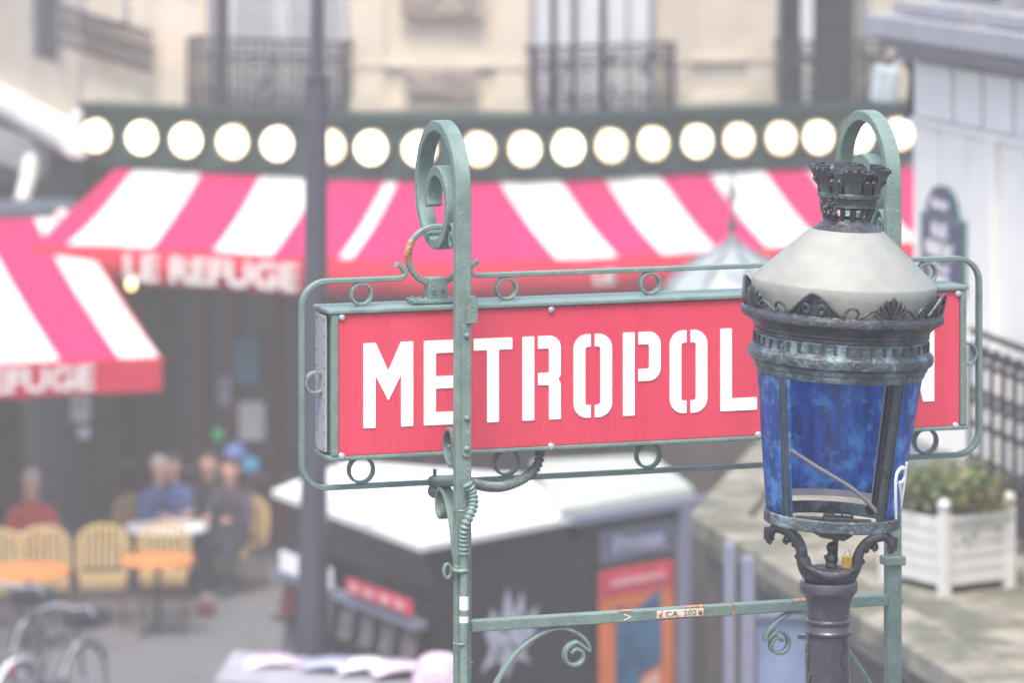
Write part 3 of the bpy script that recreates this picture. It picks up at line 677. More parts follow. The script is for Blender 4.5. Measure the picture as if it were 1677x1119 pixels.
# steel posts and pale blue panel of the lower entrance
EY = 23.6
en = thing('entrance_screen', 'pale blue panel and lavender steel posts below the edge of the stone terrace', 'screen', (P(1260,0,EY).x, EY, 0))
def ex_(px): return P(px, 0, EY).x
for a, b, y in ((1186,1204,890),(1214,1236,912)): MB().box(((ex_(a)+ex_(b))/2, EY, P(0,y,EY).z/2), (ex_(b)-ex_(a), .07, P(0,y,EY).z)).build('post', G['kiosk_trim'], en, smooth=0, bevel=.01)
z1 = P(0,1012,EY).z
MB().box(((ex_(1240)+ex_(1322))/2, EY+.02, z1/2), (ex_(1322)-ex_(1240), .03, z1)).build('panel', G['steel_blue'], en, smooth=0)
MB().box(((ex_(1238)+ex_(1324))/2, EY, z1+.02), (ex_(1324)-ex_(1238), .06, .04)).build('top_rail', G['kiosk_trim'], en, smooth=0)

# ------------------------------------------------------------------ white panelled building at right
wa, wb = 9.4, -.251
def Wp(px, z=0):
    kx = (px-838.5)/F; Y = wa/(kx-wb); return V((kx*Y, Y, z))
wbld = thing('white_building', 'white panelled building side with a moulded cornice at the right', 'building', (Wp(1600).x, Wp(1600).y, ZR))
wu = (Wp(1677)-Wp(1490)).normalized(); wn_ = V((wu.y, -wu.x, 0))
if wn_.x > 0: wn_ = -wn_
end = Wp(1490)-wu*.0; LEN = 9.0
def wz(px, py): return H-(py-YH)*Wp(px).y/F
M = frame(end, wu, wn_)
def ws(px): return (Wp(px)-end).length*(1 if px >= 1490 else -1)
ztop = wz(1490, 92); zmid = wz(1490, 196)
MB(M).box((LEN/2, .25, (ZR+ztop)/2), (LEN, .40, ztop-ZR)).build('wall', G['grey_wood'], wbld, smooth=0)
sx = [0]+[ws(p) for p in (1556,1604,1655,1720,1790)]
for a, b in zip(sx, sx[1:]):
    MB(M).box(((a+b)/2, .035, (zmid+ztop)/2), (b-a-.07, .035, ztop-zmid-.06)).build('upper_panel', G['white_panel'], wbld, smooth=0, bevel=.008)
sx = [0]+[ws(p) for p in (1534,1580,1632,1700)]
for a, b in zip(sx, sx[1:]):
    MB(M).box(((a+b)/2, .035, (zmid+ZR+.3)/2), (b-a-.035, .035, zmid-ZR-.34)).build('lower_panel', G['white_panel'], wbld, smooth=0, bevel=.006)
MB(M).box((LEN/2, .03, zmid), (LEN, .07, .04)).build('moulding', G['white_panel'], wbld, smooth=0)
MB(M).box((ws(1627), .0, (zmid+ZR)/2), (.1, .06, zmid-ZR)).build('door_jamb', G['white_panel'], wbld, smooth=0)
MB(M).box((LEN/2, .02, ZR+.16), (LEN, .08, .28)).build('plinth', G['grey_wood'], wbld, smooth=0)
for z, d, h in ((ztop+.03, .10, .06), (ztop+.10, .2, .08), (ztop+.21, .30, .14)):
    MB(M).box((LEN/2+.02, .22-d/2, z), (LEN+.02, .44+d, h)).build('cornice', G['grey_wood'], wbld, smooth=0, bevel=.01)
MB(M).box((LEN/2, .3, ztop+1.5), (LEN-.2, .3, 2.4)).build('upper_wall', G['grey_wood'], wbld, smooth=0)
for s_ in (.9, 2.4, 4.0):
    wf = MB(M).box((s_, .13, ztop+1.2), (1.1, .06, 1.7)).build('window', G['grey_wood'], wbld, smooth=0); MB(M).box((s_, .095, ztop+1.2), (.95, .02, 1.55)).build('pane', G['pane'], wf, smooth=0)
    MB(M).box((s_, .0, ztop+.33), (1.3, .4, .07)).build('sill', G['grey_wood'], wf, smooth=0)
# blue street plaque
p0, p1 = ws(1511), ws(1579); pw = p1-p0; zb0, zt0 = wz(1545, 478), wz(1545, 354)
sp = thing('street_plaque', 'blue enamel street name plaque with green border on the white panelled wall', 'sign', tuple(M @ V(((p0+p1)/2, 0, zb0))))
mid = (p0+p1)/2
MB(M).box((mid, 0, (zb0+zt0)/2), (pw, .03, zt0-zb0)).build('border', G['plaque_green'], sp, smooth=0)
MB(M).box((mid, -.018, (zb0+zt0)/2), (pw*.86, .01, zt0-zb0-.07)).build('plate', G['plaque_blue'], sp, smooth=0)
ar = [(mid+pw*.36*cos(a), 0.01, zt0+.002+.19*sin(a)*(1 if True else 1)) for a in [pi*i/14 for i in range(15)]]
MB(M).prism(ar, (0,-.026,0)).build('top_border', G['plaque_green'], sp, smooth=0)
MB(M).prism([(mid+(x-mid)*.84, -.0165, zt0+.018+(z-zt0)*.82) for x, y, z in ar], (0,-.006,0)).build('top_plate', G['plaque_blue'], sp, smooth=0)
for s, z, sz, wd in (('18e Arrt', zt0+.075, .09, pw*.38), ('RUE', zt0-.095, .12, pw*.36), ('PIERRE DAC', zt0-.215, .12, pw*.66), ('1893 - 1975', zt0-.33, .06, pw*.42), ('HUMORISTE', zt0-.40, .06, pw*.42)):
    mb = MB(); text(mb, s, sz, .004, M @ Matrix.Translation((mid, -.026, z)), wd, .004); mb.build('lettering', G['white_letter'], sp, smooth=0)
# grey floodlight on the corner
fl = thing('floodlight', 'pale grey box floodlight bracketed off the corner below the cornice', 'lamp', tuple(P(1450, 135, 27.8)))
c = P(1448, 138, 27.8)
MB(Matrix.Translation(c) @ Matrix.Rotation(.15, 4, 'Y')).box((0,0,0), (.15,.2,.24)).build('housing', mat('pale_blue_grey_metal', (.42,.5,.54), .4), fl, smooth=0, bevel=.02)
MB().tube([c+V((.0,.05,.1)), c+V((.1,.1,.2)), Wp(1490, wz(1490,110))+V((0,.2,0))], .02, 8).build('bracket', G['grey_pole'], fl)
MB().tube(smoothpath([c+V((.13,.1,.25)), c+V((.2,.1,.05)), c+V((.16,.1,-.25))]), .03, 8).build('cable', G['black'], fl)

# ------------------------------------------------------------------ METRO SIGN
YL = 11.63
AL = P(552, 507, YL); ZT_, ZB_ = AL.z, P(552, 755, YL).z
th = radians(18.7); dv = V((cos(th), sin(th), 0)); nb = V((-sin(th), cos(th), 0)); up = V((0,0,1))
def s_of(px, depth=0):                       # metres along the sign for a photo column, on the plane at this depth behind the face
    kx = (px-838.5)/F; o = AL+nb*depth; return (kx*o.y-o.x)/(dv.x-kx*dv.y)
def z_of(px, py, depth=0): s = s_of(px, depth); return H-(py-YH)*((AL+nb*depth).y+dv.y*s)/F
def S(s, depth, z): q = AL+dv*s+nb*depth; q.z = z; return q
LP = s_of(1570); L0, LS = s_of(541), s_of(1580); TH = .13
sg = thing('metro_sign', 'red metro sign box with white stencil lettering in a green looped iron frame', 'sign', tuple(S(LS/2, TH/2, ZB_)))
FM = frame(V((AL.x, AL.y, 0)), dv, -nb)      # local x along, +y behind the face
hz_ = (ZT_+ZB_)/2; hgt = ZT_-ZB_
LM, LW = (L0+LS)/2, LS-L0
MB(FM).box((LM, TH/2+.006, hz_), (LW-.01, TH-.014, hgt-.03)).build('box', G['green_dark'], sg, smooth=0, bevel=.004)
lid = MB(FM)
lid.box((LM, TH/2, ZT_-.006), (LW+.016, TH+.03, .012)); lid.box((LM, TH/2, ZB_+.006), (LW+.012, TH+.02, .012))
for x in (L0+.0105, LS-.0085): lid.box((x, -.006, hz_), (.019, .012, hgt-.026))
lid.build('casing', G['green'], sg, smooth=0, bevel=.003)
for x in (L0-.004,):
    MB(FM).box((x, TH/2+.01, hz_), (.008, TH-.035, hgt-.04)).build('end_plate', G['grey_wood'], sg, smooth=0, bevel=.002)
    for k in range(9):
        for yy in (.03, .105): MB(FM).ball((x-.005, yy, ZB_+.03+(hgt-.06)*k/8), .0028, 6, 4).build('rivet', G['green_dark'], sg)
MB(FM).box((LP/2, -.003, hz_), (LP, .006, hgt-.026)).build('red_panel', G['red'], sg, smooth=0, bevel=.0015)
scr = MB(Matrix.Rotation(pi/2, 4, 'X')).lathe([(0,.010),(.004,.010),(.008,.007),(.009,.001)], 12).mesh('screw', G['steel'])
for px, py in ((558,519),(558,747),(901,506),(901,731),(1240,494),(1240,712),(1567,480),(1563,697)):
    q = S(s_of(px), -.006, z_of(px, py)); inst('screw', scr, sg, q-sg.location, (0,0,th))
# letters
ZC1 = z_of(600, 562); ZC0 = z_of(600, 701.2); HC = ZC1-ZC0
def corner(pts, r, n=5):                     # rounds the corners listed with radius >0: pts = (x, z, r)
    out = []
    m = len(pts)
    for i, (x, z, rad) in enumerate(pts):
        if rad <= 0: out.append((x, z)); continue
        p, a, b = V((x, z)), V(pts[i-1][:2]), V(pts[(i+1) % m][:2])
        da, db = (a-p).normalized(), (b-p).normalized()
        ang = da.angle(db); dd = rad/math.tan(ang/2); c = p+(da+db).normalized()*(rad/sin(ang/2))
        s0 = p+da*dd-c; s1 = p+db*dd-c
        for k in range(n+1):
            t = k/n; v_ = (s0*(1-t)+s1*t); v_ = v_.normalized()*rad; out.append(tuple(c+v_))
    return out
K = .148
def lt(ch, w):
    if ch == 'M':
        return [[(0,1,.012),(K*1.02,1,.02),(w/2,.665,0),(w-K*1.02,1,.02),(w,1,.012),(w,0,.012),(w-K,0,.012),(w-K,.615,0),(w/2+.006,.325,.006),(w/2-.006,.325,.006),(K,.615,0),(K,0,.012),(0,0,.012)]]
    if ch == 'E':
        return [[(0,1,.012),(w,1,.012),(w,.85,.012),(K,.85,0),(K,.575,0),(w*.92,.575,.012),(w*.92,.43,.012),(K,.43,0),(K,.15,0),(w,.15,.012),(w,0,.012),(0,0,.012)]]
    if ch == 'T':
        return [[(0,1,.012),(w,1,.012),(w,.86,.012),(w/2+K/2,.86,0),(w/2+K/2,0,.012),(w/2-K/2,0,.012),(w/2-K/2,.86,0),(0,.86,.012)]]
    if ch == 'I': return [[(0,1,.012),(K,1,.012),(K,0,.012),(0,0,.012)]]
    if ch == 'L': return [[(0,1,.012),(K,1,.012),(K,.15,0),(w,.15,.012),(w,0,.012),(0,0,.012)]]
    if ch == 'R':
        b = .197
        return [[(0,1,.012),(K,1,.012),(K,0,.012),(0,0,.012)],
                [(b,1,.01),(w,1,.14),(w,.53,.05),(w-.03,.48,0),(w,.43,.05),(w,0,.012),(w-K,0,.012),(w-K,.415,.01),(b,.415,.01),(b,.56,.01),(w-K,.56,.02),(w-K,.85,.02),(b,.85,.01)]]
    if ch == 'P':
        b = .197
        return [[(0,1,.012),(K,1,.012),(K,0,.012),(0,0,.012)],
                [(b,1,.01),(w,1,.15),(w,.41,.15),(b,.41,.01),(b,.555,.01),(w-K,.555,.025),(w-K,.85,.025),(b,.85,.01)]]
    if ch == 'O':
        g0, g1 = w/2-.026, w/2+.026
        return [[(g0,1,.008),(0,1,.17),(0,0,.17),(g0,0,.008),(g0,.15,.008),(K,.15,.03),(K,.85,.03),(g0,.85,.008)],
                [(g1,1,.008),(w,1,.17),(w,0,.17),(g1,0,.008),(g1,.15,.008),(w-K,.15,.03),(w-K,.85,.03),(g1,.85,.008)]]
    if ch == 'A':
        return [[(0,0,.01),(w/2-K*.55,1,.01),(w/2+K*.55,1,.01),(w,0,.01),(w-K,0,.01),(w*.70,.24,0),(w*.30,.24,0),(K,0,.01)]]
    if ch == 'N':
        return [[(0,1,.012),(K,1,.012),(w-K,.36,0),(w-K,1,.012),(w,1,.012),(w,0,.012),(w-K,0,.012),(K,.64,0),(K,0,.012),(0,0,.012)]]
for ch, a, b in (('M',595,676.3),('E',694,750),('T',775.6,838.6),('R',855.3,918),('O',939,1002),('P',1020,1081.6),('O',1096.6,1158),('L',1179.5,1239),('I',1254,1274),('T',1290,1352),('A',1364,1430),('I',1440,1460),('N',1475,1529.4)):
    s0, s1 = s_of(a, -.006), s_of(b, -.006); wd = (s1-s0)/HC
    mb = MB(FM)
    for poly in lt(ch, wd):
        pp = corner(poly, 0)
        mb.prism([(s0+x*HC, -.0055, ZC0+z*HC) for x, z in pp], (0,-.003,0))
    o = mb.build('letter', G['white_letter'], sg, smooth=0)
# looped frame of flat bar around the box, in the middle plane
DM = TH/2
def fp(px, py): return S(s_of(px, DM), DM, z_of(px, py, DM))
WB, TB = .026, .013
def rect_path():
    top = lambda px: z_of(600, 458, DM); 
    zt_, zb_ = z_of(600, 458, DM), z_of(600, 796, DM); sl, sr = s_of(494, DM), s_of(1603, DM); r = .07
    return zt_, zb_, sl, sr, r
rt, rb, sl, sr, rr_ = rect_path()
pts = []
sa, sb = s_of(655, DM), s_of(776, DM)
def q(s, z): return S(s, DM, z)
left = [q(sa+.004, rt+.035), q(sa-.006, rt+.04), q(sa+.012, rt+.024), q(sa+.012, rt+.012), q(sa-.004, rt+.002), q(sa-.02, rt)]
left = smoothpath([q(sa-.010, rt+.040), q(sa+.006, rt+.030), q(sa+.014, rt+.014), q(sa+.004, rt+.003), q(sa-.02, rt), q(sa-.06, rt)], 5)
path = left+arc(q(sl+rr_, rt-rr_), rr_, pi/2, pi, 9, dv, up)+arc(q(sl+rr_, rb+rr_), rr_, pi, 1.5*pi, 9, dv, up)+arc(q(sr-rr_, rb+rr_), rr_, 1.5*pi, 2*pi, 9, dv, up)+arc(q(sr-rr_, rt-rr_), rr_, 0, pi/2, 9, dv, up)
path += smoothpath([q(sb+.06, rt), q(sb+.02, rt), q(sb-.004, rt+.003), q(sb-.014, rt+.014), q(sb-.006, rt+.030), q(sb+.010, rt+.040)], 5)
MB().bar(path, nb, WB, TB).build('frame_rail', G['green'], sg, smooth=40)
ro = .0315
for px, zc_ in [(p, 't') for p in (591,829,1064,1295,1517)]+[(p, 'b') for p in (591,829,1061,1290,1515)]+[(515,'l'),(1591,'r')]:
    if zc_ == 't': c = q(s_of(px, DM), (rt-TB/2+ZT_)/2); ro = (rt-TB/2-ZT_)/2
    elif zc_ == 'b': c = q(s_of(px, DM), (rb+TB/2+ZB_)/2); ro = (ZB_-rb-TB/2)/2
    elif zc_ == 'l': ro = .0315; c = q(sl+TB/2+ro, z_of(515, 627, DM))
    else: c = q((sr-TB/2+LS)/2, z_of(515, 627, DM)); ro = (sr-TB/2-LS)/2
    t_ = .007; MB().bar(arc(c, ro-t_/2, 0, 2*pi, 28, dv, up)[:-1], nb, .024, t_, closed=True).build('frame_ring', G['green'], sg, smooth=40)
# hanger brackets and big rings (one per crook)
hang = [713, 1409]
for px in hang:
    s0 = s_of(px, DM); zb2 = ZT_+.002
    MB(FM).box((s0, DM, zb2+.006), (.15, .075, .011)).build('hanger_plate', G['green'], sg, smooth=0, bevel=.002)
    MB(FM).box((s0, DM, zb2+.040), (.053, .05, .058)).build('hanger_block', G['green'], sg, smooth=0, bevel=.002)
    for k in (-.060,-.035,.035,.060):
        for yy in (DM-.022, DM+.022): MB(FM).ball((s0+k, yy, zb2+.013), (.007,.007,.004), 8, 5).build('rivet', G['green'], sg)
    for k in (-.012,.014): MB(FM).lathe([(0,.006)], 8) if False else MB(FM @ Matrix.Translation((s0+k, DM-.026, zb2+.032)) @ Matrix.Rotation(pi/2, 4, 'X')).lathe([(0,.0075),(.003,.0075),(.003,.004),(-.001,.003)], 10).build('bolt', G['green_dark'], sg)
    rc = z_of(px, 418, DM) if px == 713 else z_of(713, 418, DM); cc = q(s0, rc); Rg = .079
    MB().bar(arc(cc, Rg, 0, 2*pi, 48, dv, up)[:-1], nb, .020, .015, closed=True, ch=.22).build('hanging_ring', G['green'], sg, smooth=40)
    if px == 713:
        MB().bar(arc(cc, Rg, radians(148), radians(188), 10, dv, up), nb, .0225, .0175, ch=.25).build('rusty_ring_section', G['rust'], sg, smooth=40)

# ------------------------------------------------------------------ the iron stand with two crooks
PD = -.165
sp1, sp2 = s_of(757, PD), s_of(1462, PD)
stand = thing('sign_stand', 'green painted iron stand with two crook topped posts carrying the metro sign', 'stand', tuple(S((sp1+sp2)/2, PD, 3.502)))
PW, PT = .044, .030
base_z = 3.503
def crook(sp):
    top = z_of(740, 206, PD+.15); bot = z_of(713, 394, DM)  # heights
    p = lambda d, z: S(sp, PD+d, z)
    R1 = .175; zc_ = top-R1
    pts = [p(0, zc_-.02)]
    # outer loop: front, over the top, down the back, then winds in
    for i in range(0, 61):
        a = pi-(i/60)*(pi*2.0+pi*1.05)
        tt = i/60
        r = R1 if tt < .36 else R1-(R1-.045)*((tt-.36)/.64)**.9
        cx_ = R1 if tt < .36 else R1+.035*((tt-.36)/.64)
        cz_ = zc_ if tt < .36 else zc_-.045*((tt-.36)/.64)
        pts.append(p(cx_+r*cos(a), cz_+r*sin(a)))
    return pts
for k, sp_ in enumerate((sp1, sp2)):
    pts = crook(sp_); zs = pts[0].z
    MB().bar([S(sp_, PD, base_z), S(sp_, PD, 4.5), S(sp_, PD, zs)]+pts[1:], dv, PW, [PT]*2+[PT]*20+[PT*(1-.25*i/44) for i in range(len(pts)-19)][:len(pts)+2-22+20] if False else PT, ch=.1).build('post', G['green'], stand, smooth=40)
    MB(FM).box((sp_, PD, base_z+.012), (.14,.12,.02)).build('foot_plate', G['green'], stand, smooth=0)
    zz_ = z_of(740, 395, PD)+.0
    c = S(sp_, PD+.062, z_of(740, 393, PD))
    MB().bar([c+nb*(.026-.022*i/30)*cos(1.2+i/30*8.2)+up*(.038-.03*i/30)*sin(1.2+i/30*8.2) for i in range(31)], dv, .03, .007).build('small_scroll', G['green'], stand, smooth=40)
    # hook plate, riveted strap
    fx_ = PD-PT/2
    zA, zB_2, zC_, zD = z_of(757, 483, PD), z_of(757, 528, PD), z_of(757, 490, PD), z_of(757, 748, PD)
    mb = MB(FM); w2 = .016
    poly = [(sp_+.002,zB_2),(sp_+.034,zB_2),(sp_+.036,zA-.014)]+[(sp_+.022+.013*cos(a), zA-.014+.014*sin(a)) for a in [pi*i/8 for i in range(9)]]
    mb.prism([(x, fx_-.014, z) for x, z in poly], (0,.010,0)); mb.build('hook_plate', G['green'], stand, smooth=0, bevel=.002)
    mb = MB(FM); x0_ = sp_+.006
    poly = [(x0_-.013,zB_2-.004),(x0_+.013,zB_2-.004)]+[(x0_+.013*cos(-a), zD+.013-.013*sin(a)) for a in [pi*i/8 for i in range(9)]]
    mb.prism([(x, fx_-.0065, z) for x, z in poly], (0,.006,0)); mb.build('riveted_strap', G['green'], stand, smooth=0, bevel=.0015)
    for yy in (549, 684, 734): MB(FM).ball((x0_, fx_-.007, z_of(757, yy, PD)), (.0085,.007,.0085), 10, 6).build('rivet', G['green'], stand)
    # spiral bracket that steadies the box from below, and the leaf scroll lower down
    c = S(sp_, PD+.075, z_of(735, 722, PD+.08))
    MB().bar([c+nb*(.016+.055*i/40)*cos(5.2-i/40*9.6)+up*(.016+.045*i/40)*sin(5.2-i/40*9.6)-up*.05*(i/40)**3 for i in range(41)]+[S(sp_, PD+.01, z_of(745, 800, PD))], dv, .034, .009).build('spiral_bracket', G['green_dark'], stand, smooth=40)
    pz = lambda d, y: S(sp_-.004, PD+d, z_of(745, y, PD))
    lower = smoothpath([pz(.0, 938), pz(.03, 905), pz(.05, 870), pz(.085, 838), pz(.12, 818), pz(.155, 815), pz(.178, 830), pz(.175, 852), pz(.15, 862), pz(.128, 852), pz(.130, 838)], 5)
    MB().bar(lower, dv, .032, .011).build('leaf_scroll', G['green'], stand, smooth=40)
# clamp with ball that ties post and rail on the left post
cl0 = S(sp1-.01, PD, z_of(740, 788, PD)); cl1 = fp(712, 789)
mb = MB(); mb.tube([cl0, cl0.lerp(cl1, .5), cl1+(cl1-cl0)*.08], .017, 12); mb.build('clamp_arm', G['green_dark'], stand)
MB().ball(cl1-up*.026, .020).build('clamp_ball', G['green_dark'], stand)
MB().tube([cl1+up*.012, cl1+up*.034], .005, 8).build('clamp_pin', G['green_dark'], stand)
# crossbar between the posts with number plate
zc1 = z_of(757, 1029, PD)+.004
MB(FM).box(((sp1+sp2)/2, PD, zc1), (sp2-sp1-PW+.002, .036, .030)).build('crossbar', G['green'], stand, smooth=0, bevel=.003)
pA_, pB_ = s_of(1076, PD-.02), s_of(1152, PD-.02)
np_ = MB(FM).box(((pA_+pB_)/2, PD-.0195, zc1+.001), (pB_-pA_, .004, .021)).build('number_plate', mat('pale_number_plate', (.62,.52,.40), .5, var=.15, scale=60, spots=(.35,.16,.07), spot_amt=.42, spot_scale=55), stand, smooth=0, bevel=.001)
mb = MB(); text(mb, 'CA  202', .021, .0012, FM @ Matrix.Translation(((pA_+pB_)/2+.002, PD-.0222, zc1+.001)), (pB_-pA_)*.66); mb.build('lettering', G['green_dark'], np_, smooth=0)
for x in (pA_+.009, pB_-.010): MB(FM).ball((x, PD-.022, zc1+.001), (.007,.004,.007), 10, 6).build('rusty_rivet', G['rust'], np_)
for a, b, zo in ((1010,1032,.0095),(1300,1330,.015),(1120,1150,.0155)):
    sa_, sb_ = s_of(a, PD), s_of(b, PD); MB(FM).box(((sa_+sb_)/2, PD-.004, zc1+.0152), (sb_-sa_, .03, .0012)).build('rust_patch', G['rust'], stand, smooth=0)
am = s_of(1028, PD-.02); mb = MB(FM)
for sgn in (-1, 1): mb.box((am, PD-.0185, zc1+sgn*.004), (.022,.0015,.0025), Matrix.Rotation(sgn*.38, 3, 'Y'))
mb.build('arrow_mark', G['sticker'], stand, smooth=0)
MB(FM).box((s_of(1198, PD), PD, zc1), (.005,.038,.032)).build('weld_seam', G['rust'], stand, smooth=0)
# scroll brackets below the crossbar
def scroll(s0, dirn, px_c, py_c):
    c_s, c_z = s_of(px_c, PD), z_of(px_c, py_c, PD); pts = []
    for i in range(46):
        t = i/45; a = -pi*1.0+ t*pi*2.75; r = .013+.030*t
        pts.append((c_s-dirn*r*cos(a)*1.0, c_z+r*sin(a)))
    return pts
for sgn, sp_, pcx, pcy in ((1, sp1, 942, 1074), (-1, sp2, 1274, 1055)):
    zt2 = zc1-.0155; cs_, cz_ = s_of(pcx, PD), z_of(pcx, pcy, PD)
    ctl = []
    for i in range(30):                       # inner curl
        t = i/29; a = radians(150)-sgn*0+t*radians(-430); r = .014+.022*t
        ctl.append((cs_+sgn*r*cos(a), cz_+r*sin(a)))
    # leave the curl, touch the crossbar, sweep down to the post
    ctl += [(cs_+sgn*.040, cz_+.012), (cs_+sgn*.022, cz_+.048), (cs_-sgn*.03, zt2-.007), (cs_-sgn*.085, zt2-.012), (cs_-sgn*.16, zt2-.055), (cs_-sgn*.225, zt2-.14), (sp_+sgn*.035, zt2-.28), (sp_+sgn*.026, zt2-.40)]
    pts = smoothpath([S(a, PD, z) for a, z in ctl], 3)
    MB().bar(pts, nb, .026, .009).build('scroll_bracket', G['green'], stand, smooth=40)
# clamps on the right post
for y in (918,):
    MB(FM).box((sp2, PD, z_of(1460, y, PD)), (.062,.05,.026)).build('post_clamp', G['green'], stand, smooth=0, bevel=.004)
MB(FM).ball((sp2+.024, PD, z_of(1460, 985, PD)), (.008,.01,.01), 8, 6).build('rivet', G['green'], stand)

# ------------------------------------------------------------------ corrugated conduit and cable pipe on the left post
cd = thing('cable_conduit', 'corrugated cable conduit curving from the sign box down the left post', 'conduit', tuple(S(sp1+.02, PD-.03, base_z)))
def cp(px, py, dep): return S(s_of(px, dep), dep, z_of(px, py, dep))
def corrug(mb, path, r, pitch):
    pts = []; acc = 0; ln = [0]
    for a, b in zip(path, path[1:]): ln.append(ln[-1]+(b-a).length)
    n = int(ln[-1]/pitch*4); out = []; rs = []
    for i in range(n+1):
        d = ln[-1]*i/n; j = max(k for k in range(len(ln)) if ln[k] <= d+1e-9); j = min(j, len(path)-2)
        t = (d-ln[j])/max(1e-9, ln[j+1]-ln[j]); out.append(path[j].lerp(path[j+1], t)); rs.append(r*(1, .98, .74, .74)[i % 4])
    mb.tube(out, rs, 14)
p1 = smoothpath([cp(884,738,.05), cp(880,762,.05), cp(858,784,.03), cp(825,797,.0), cp(795,797,-.06), cp(776,792,-.10), cp(750,788,-.13)], 8)
mb = MB(); corrug(mb, p1, .0150, .0125); mb.build('upper_hose', G['rubber'], cd)
p2 = smoothpath([cp(766,793,-.20), cp(774,808,-.20), cp(775,828,-.21), cp(769,845,-.22), cp(762,862,-.22), cp(760,885,-.21), cp(760,906,-.205)], 8)
mb = MB(); corrug(mb, p2, .0145, .0125); mb.build('lower_hose', mat('green_conduit', (.14,.21,.19), .4, var=.2, scale=30), cd)
x_ = s_of(760, PD-.035); tp = S(x_, PD-.035, z_of(760, 902, PD-.035))
MB().tube([S(x_, PD-.035, base_z), S(x_, PD-.035, 4.6), tp], .0125, 14).build('pipe', G['green'], cd)
MB().tube([tp-up*.012, tp+up*.006], .0165, 14).build('pipe_collar', G['green'], cd)
for y, h in ((988,.038),(1015,.018)):
    c = S(x_, PD-.035, z_of(760, y, PD-.035)); MB().lathe([(-h/2,.0131),(h/2,.0131)], 16, c=c, cap=False).build('sticker', G['sticker'], cd)
for y in (836, 1055, 935):
    c = S(x_, PD-.035, z_of(760, y, PD-.035)); mb = MB()
    mb.tube([c+dv*(.018*cos(a)-.006)+nb*(.024*sin(a)+.012) for a in [2*pi*i/20 for i in range(20)]], .0032 if y != 935 else .006, 6, closed=True)
    mb.build('cable_tie', G['rubber'] if y == 836 else G['green'], cd)
c = S(sp1-.03, PD+.0, z_of(745, 935, PD))
MB().bar(arc(c-dv*.012, .019, 0, 2*pi, 18, dv*.55, up)[:-1], nb, .012, .007, closed=True).build('pipe_hook', G['green'], cd, smooth=40)
MB(FM).box((sp1-.012, PD-.012, z_of(745, 932, PD)), (.03,.03,.022)).build('pipe_clamp', G['green'], cd, smooth=0, bevel=.003)
mb = MB()
for a in (.2, .5, -.3): mb.tube([c-up*.27, c-up*.3+dv*.03*a+nb*.01, c-up*.25+dv*.06], .0008, 4)
mb.build('loose_wire', G['sticker'], cd)

# ------------------------------------------------------------------ STREET LANTERN
LY = 11.3; SC = F/LY
lx, lz = (1357-838.5)*LY/F, H-(950-YH)*LY/F
lan = thing('street_lantern', 'iron street lantern with blue painted glass and grey conical hood on a dark column', 'street lamp', (lx, LY, 3.502))
CM = Matrix.Translation((lx, LY, lz))
TM = CM @ Matrix.Rotation(radians(3.0), 4, 'Y')
y2z = lambda y: (950-y)/SC
pr = lambda lst: [(y2z(y), r/SC) for y, r in lst]
# column
MB(CM).lathe(pr([(950+ (lz-3.503)*SC,95),(1700,95),(1690,70),(1500,62),(1300,40),(1119,35.5),(1040,34.5)]), 40).build('column', G['column'], lan)
MB(CM).lathe(pr([(1041,34),(1038,37.5),(1034,38),(1030,35),(1022,34),(1020,37),(1016,37.5),(1013,34.5),(1000,35),(985,37),(975,41),(970,45.5),(968,47.5),(956,48),(952,46),(951,36),(950,30)]), 48).build('capital', G['column'], lan)
mb = MB(CM)
rf = random.Random(4)
for i in range(40):
    a = rf.choice((-1.45, .75))+rf.gauss(0, .10); z0 = -rf.uniform(.155, .31); r_ = .0565
    c_ = V((r_*sin(a), -r_*cos(a), z0)); t_ = V((cos(a), sin(a), 0)); o_ = V((sin(a), -cos(a), 0)); k_ = rf.uniform(.005, .011)
    mb.prism([c_+t_*(k_*cos(q)*rf.uniform(.6, 1.2))+V((0,0,k_*1.4*sin(q)*rf.uniform(.6, 1.2)))+o_*rf.uniform(0, .003) for q in (0, 1.2, 2.5, 3.8, 5.1)], o_*.002)
o = mb.build('paint_flakes', G['column'], lan); o['kind'] = 'stuff'; MB(CM).box((-.068,-.02,y2z(1041)), (.03,.02,.012)).build('stub', G['column'], lan, smooth=0)
# cradle: four curved arms from the capital to the bottom ring
tw_ = lambda a, r, y: (r/SC*sin(a), -r/SC*cos(a), y2z(y))
for k in range(2):
    a = radians(80+180*k)
    pts = smoothpath([tw_(a,22,950), tw_(a,36,942), tw_(a,44,925), tw_(a,47,905), tw_(a,56,888), tw_(a,72,876), tw_(a,88,872), tw_(a,99,879), tw_(a,101,890), tw_(a,95,895)], 5)
    n = len(pts); MB(TM).bar(pts, V((cos(a), sin(a), 0)), [.036+.012*sin(i/n*pi) for i in range(n)], [.031-.013*i/n for i in range(n)], ch=.3).build('cradle_arm', G['iron'], lan, smooth=50)
    mb = MB(TM)
    mb.bar(smoothpath([tw_(a,58,890), tw_(a,66,884), tw_(a,74,886), tw_(a,76,893), tw_(a,70,896)], 4), V((cos(a), sin(a), 0)), .022, .008, ch=.3)
    for r_, y_ in ((54,893),(62,886),(48,912)): mb.ball(tw_(a, r_+5, y_+4), .0085, 8, 6)
    mb.box(tw_(a,103,882), (.022,.022,.03), Matrix.Rotation(a, 3, 'Z')); mb.tube([tw_(a,96,868), tw_(a,96,886)], .007, 8)
    mb.build('leaf_ornament', G['iron'], lan, smooth=50)
MB(TM).bar([tw_(radians(a_), 40, 916+22*cos(radians(a_))) for a_ in range(-84, 85, 12)], (0,.5,.85), .026, .03, ch=.3).build('cradle_yoke', G['iron'], lan, smooth=50)
MB(TM).lathe(pr([(951,40),(944,44),(938,40),(930,30),(929,5)]), 32).build('cradle_base', G['iron'], lan)
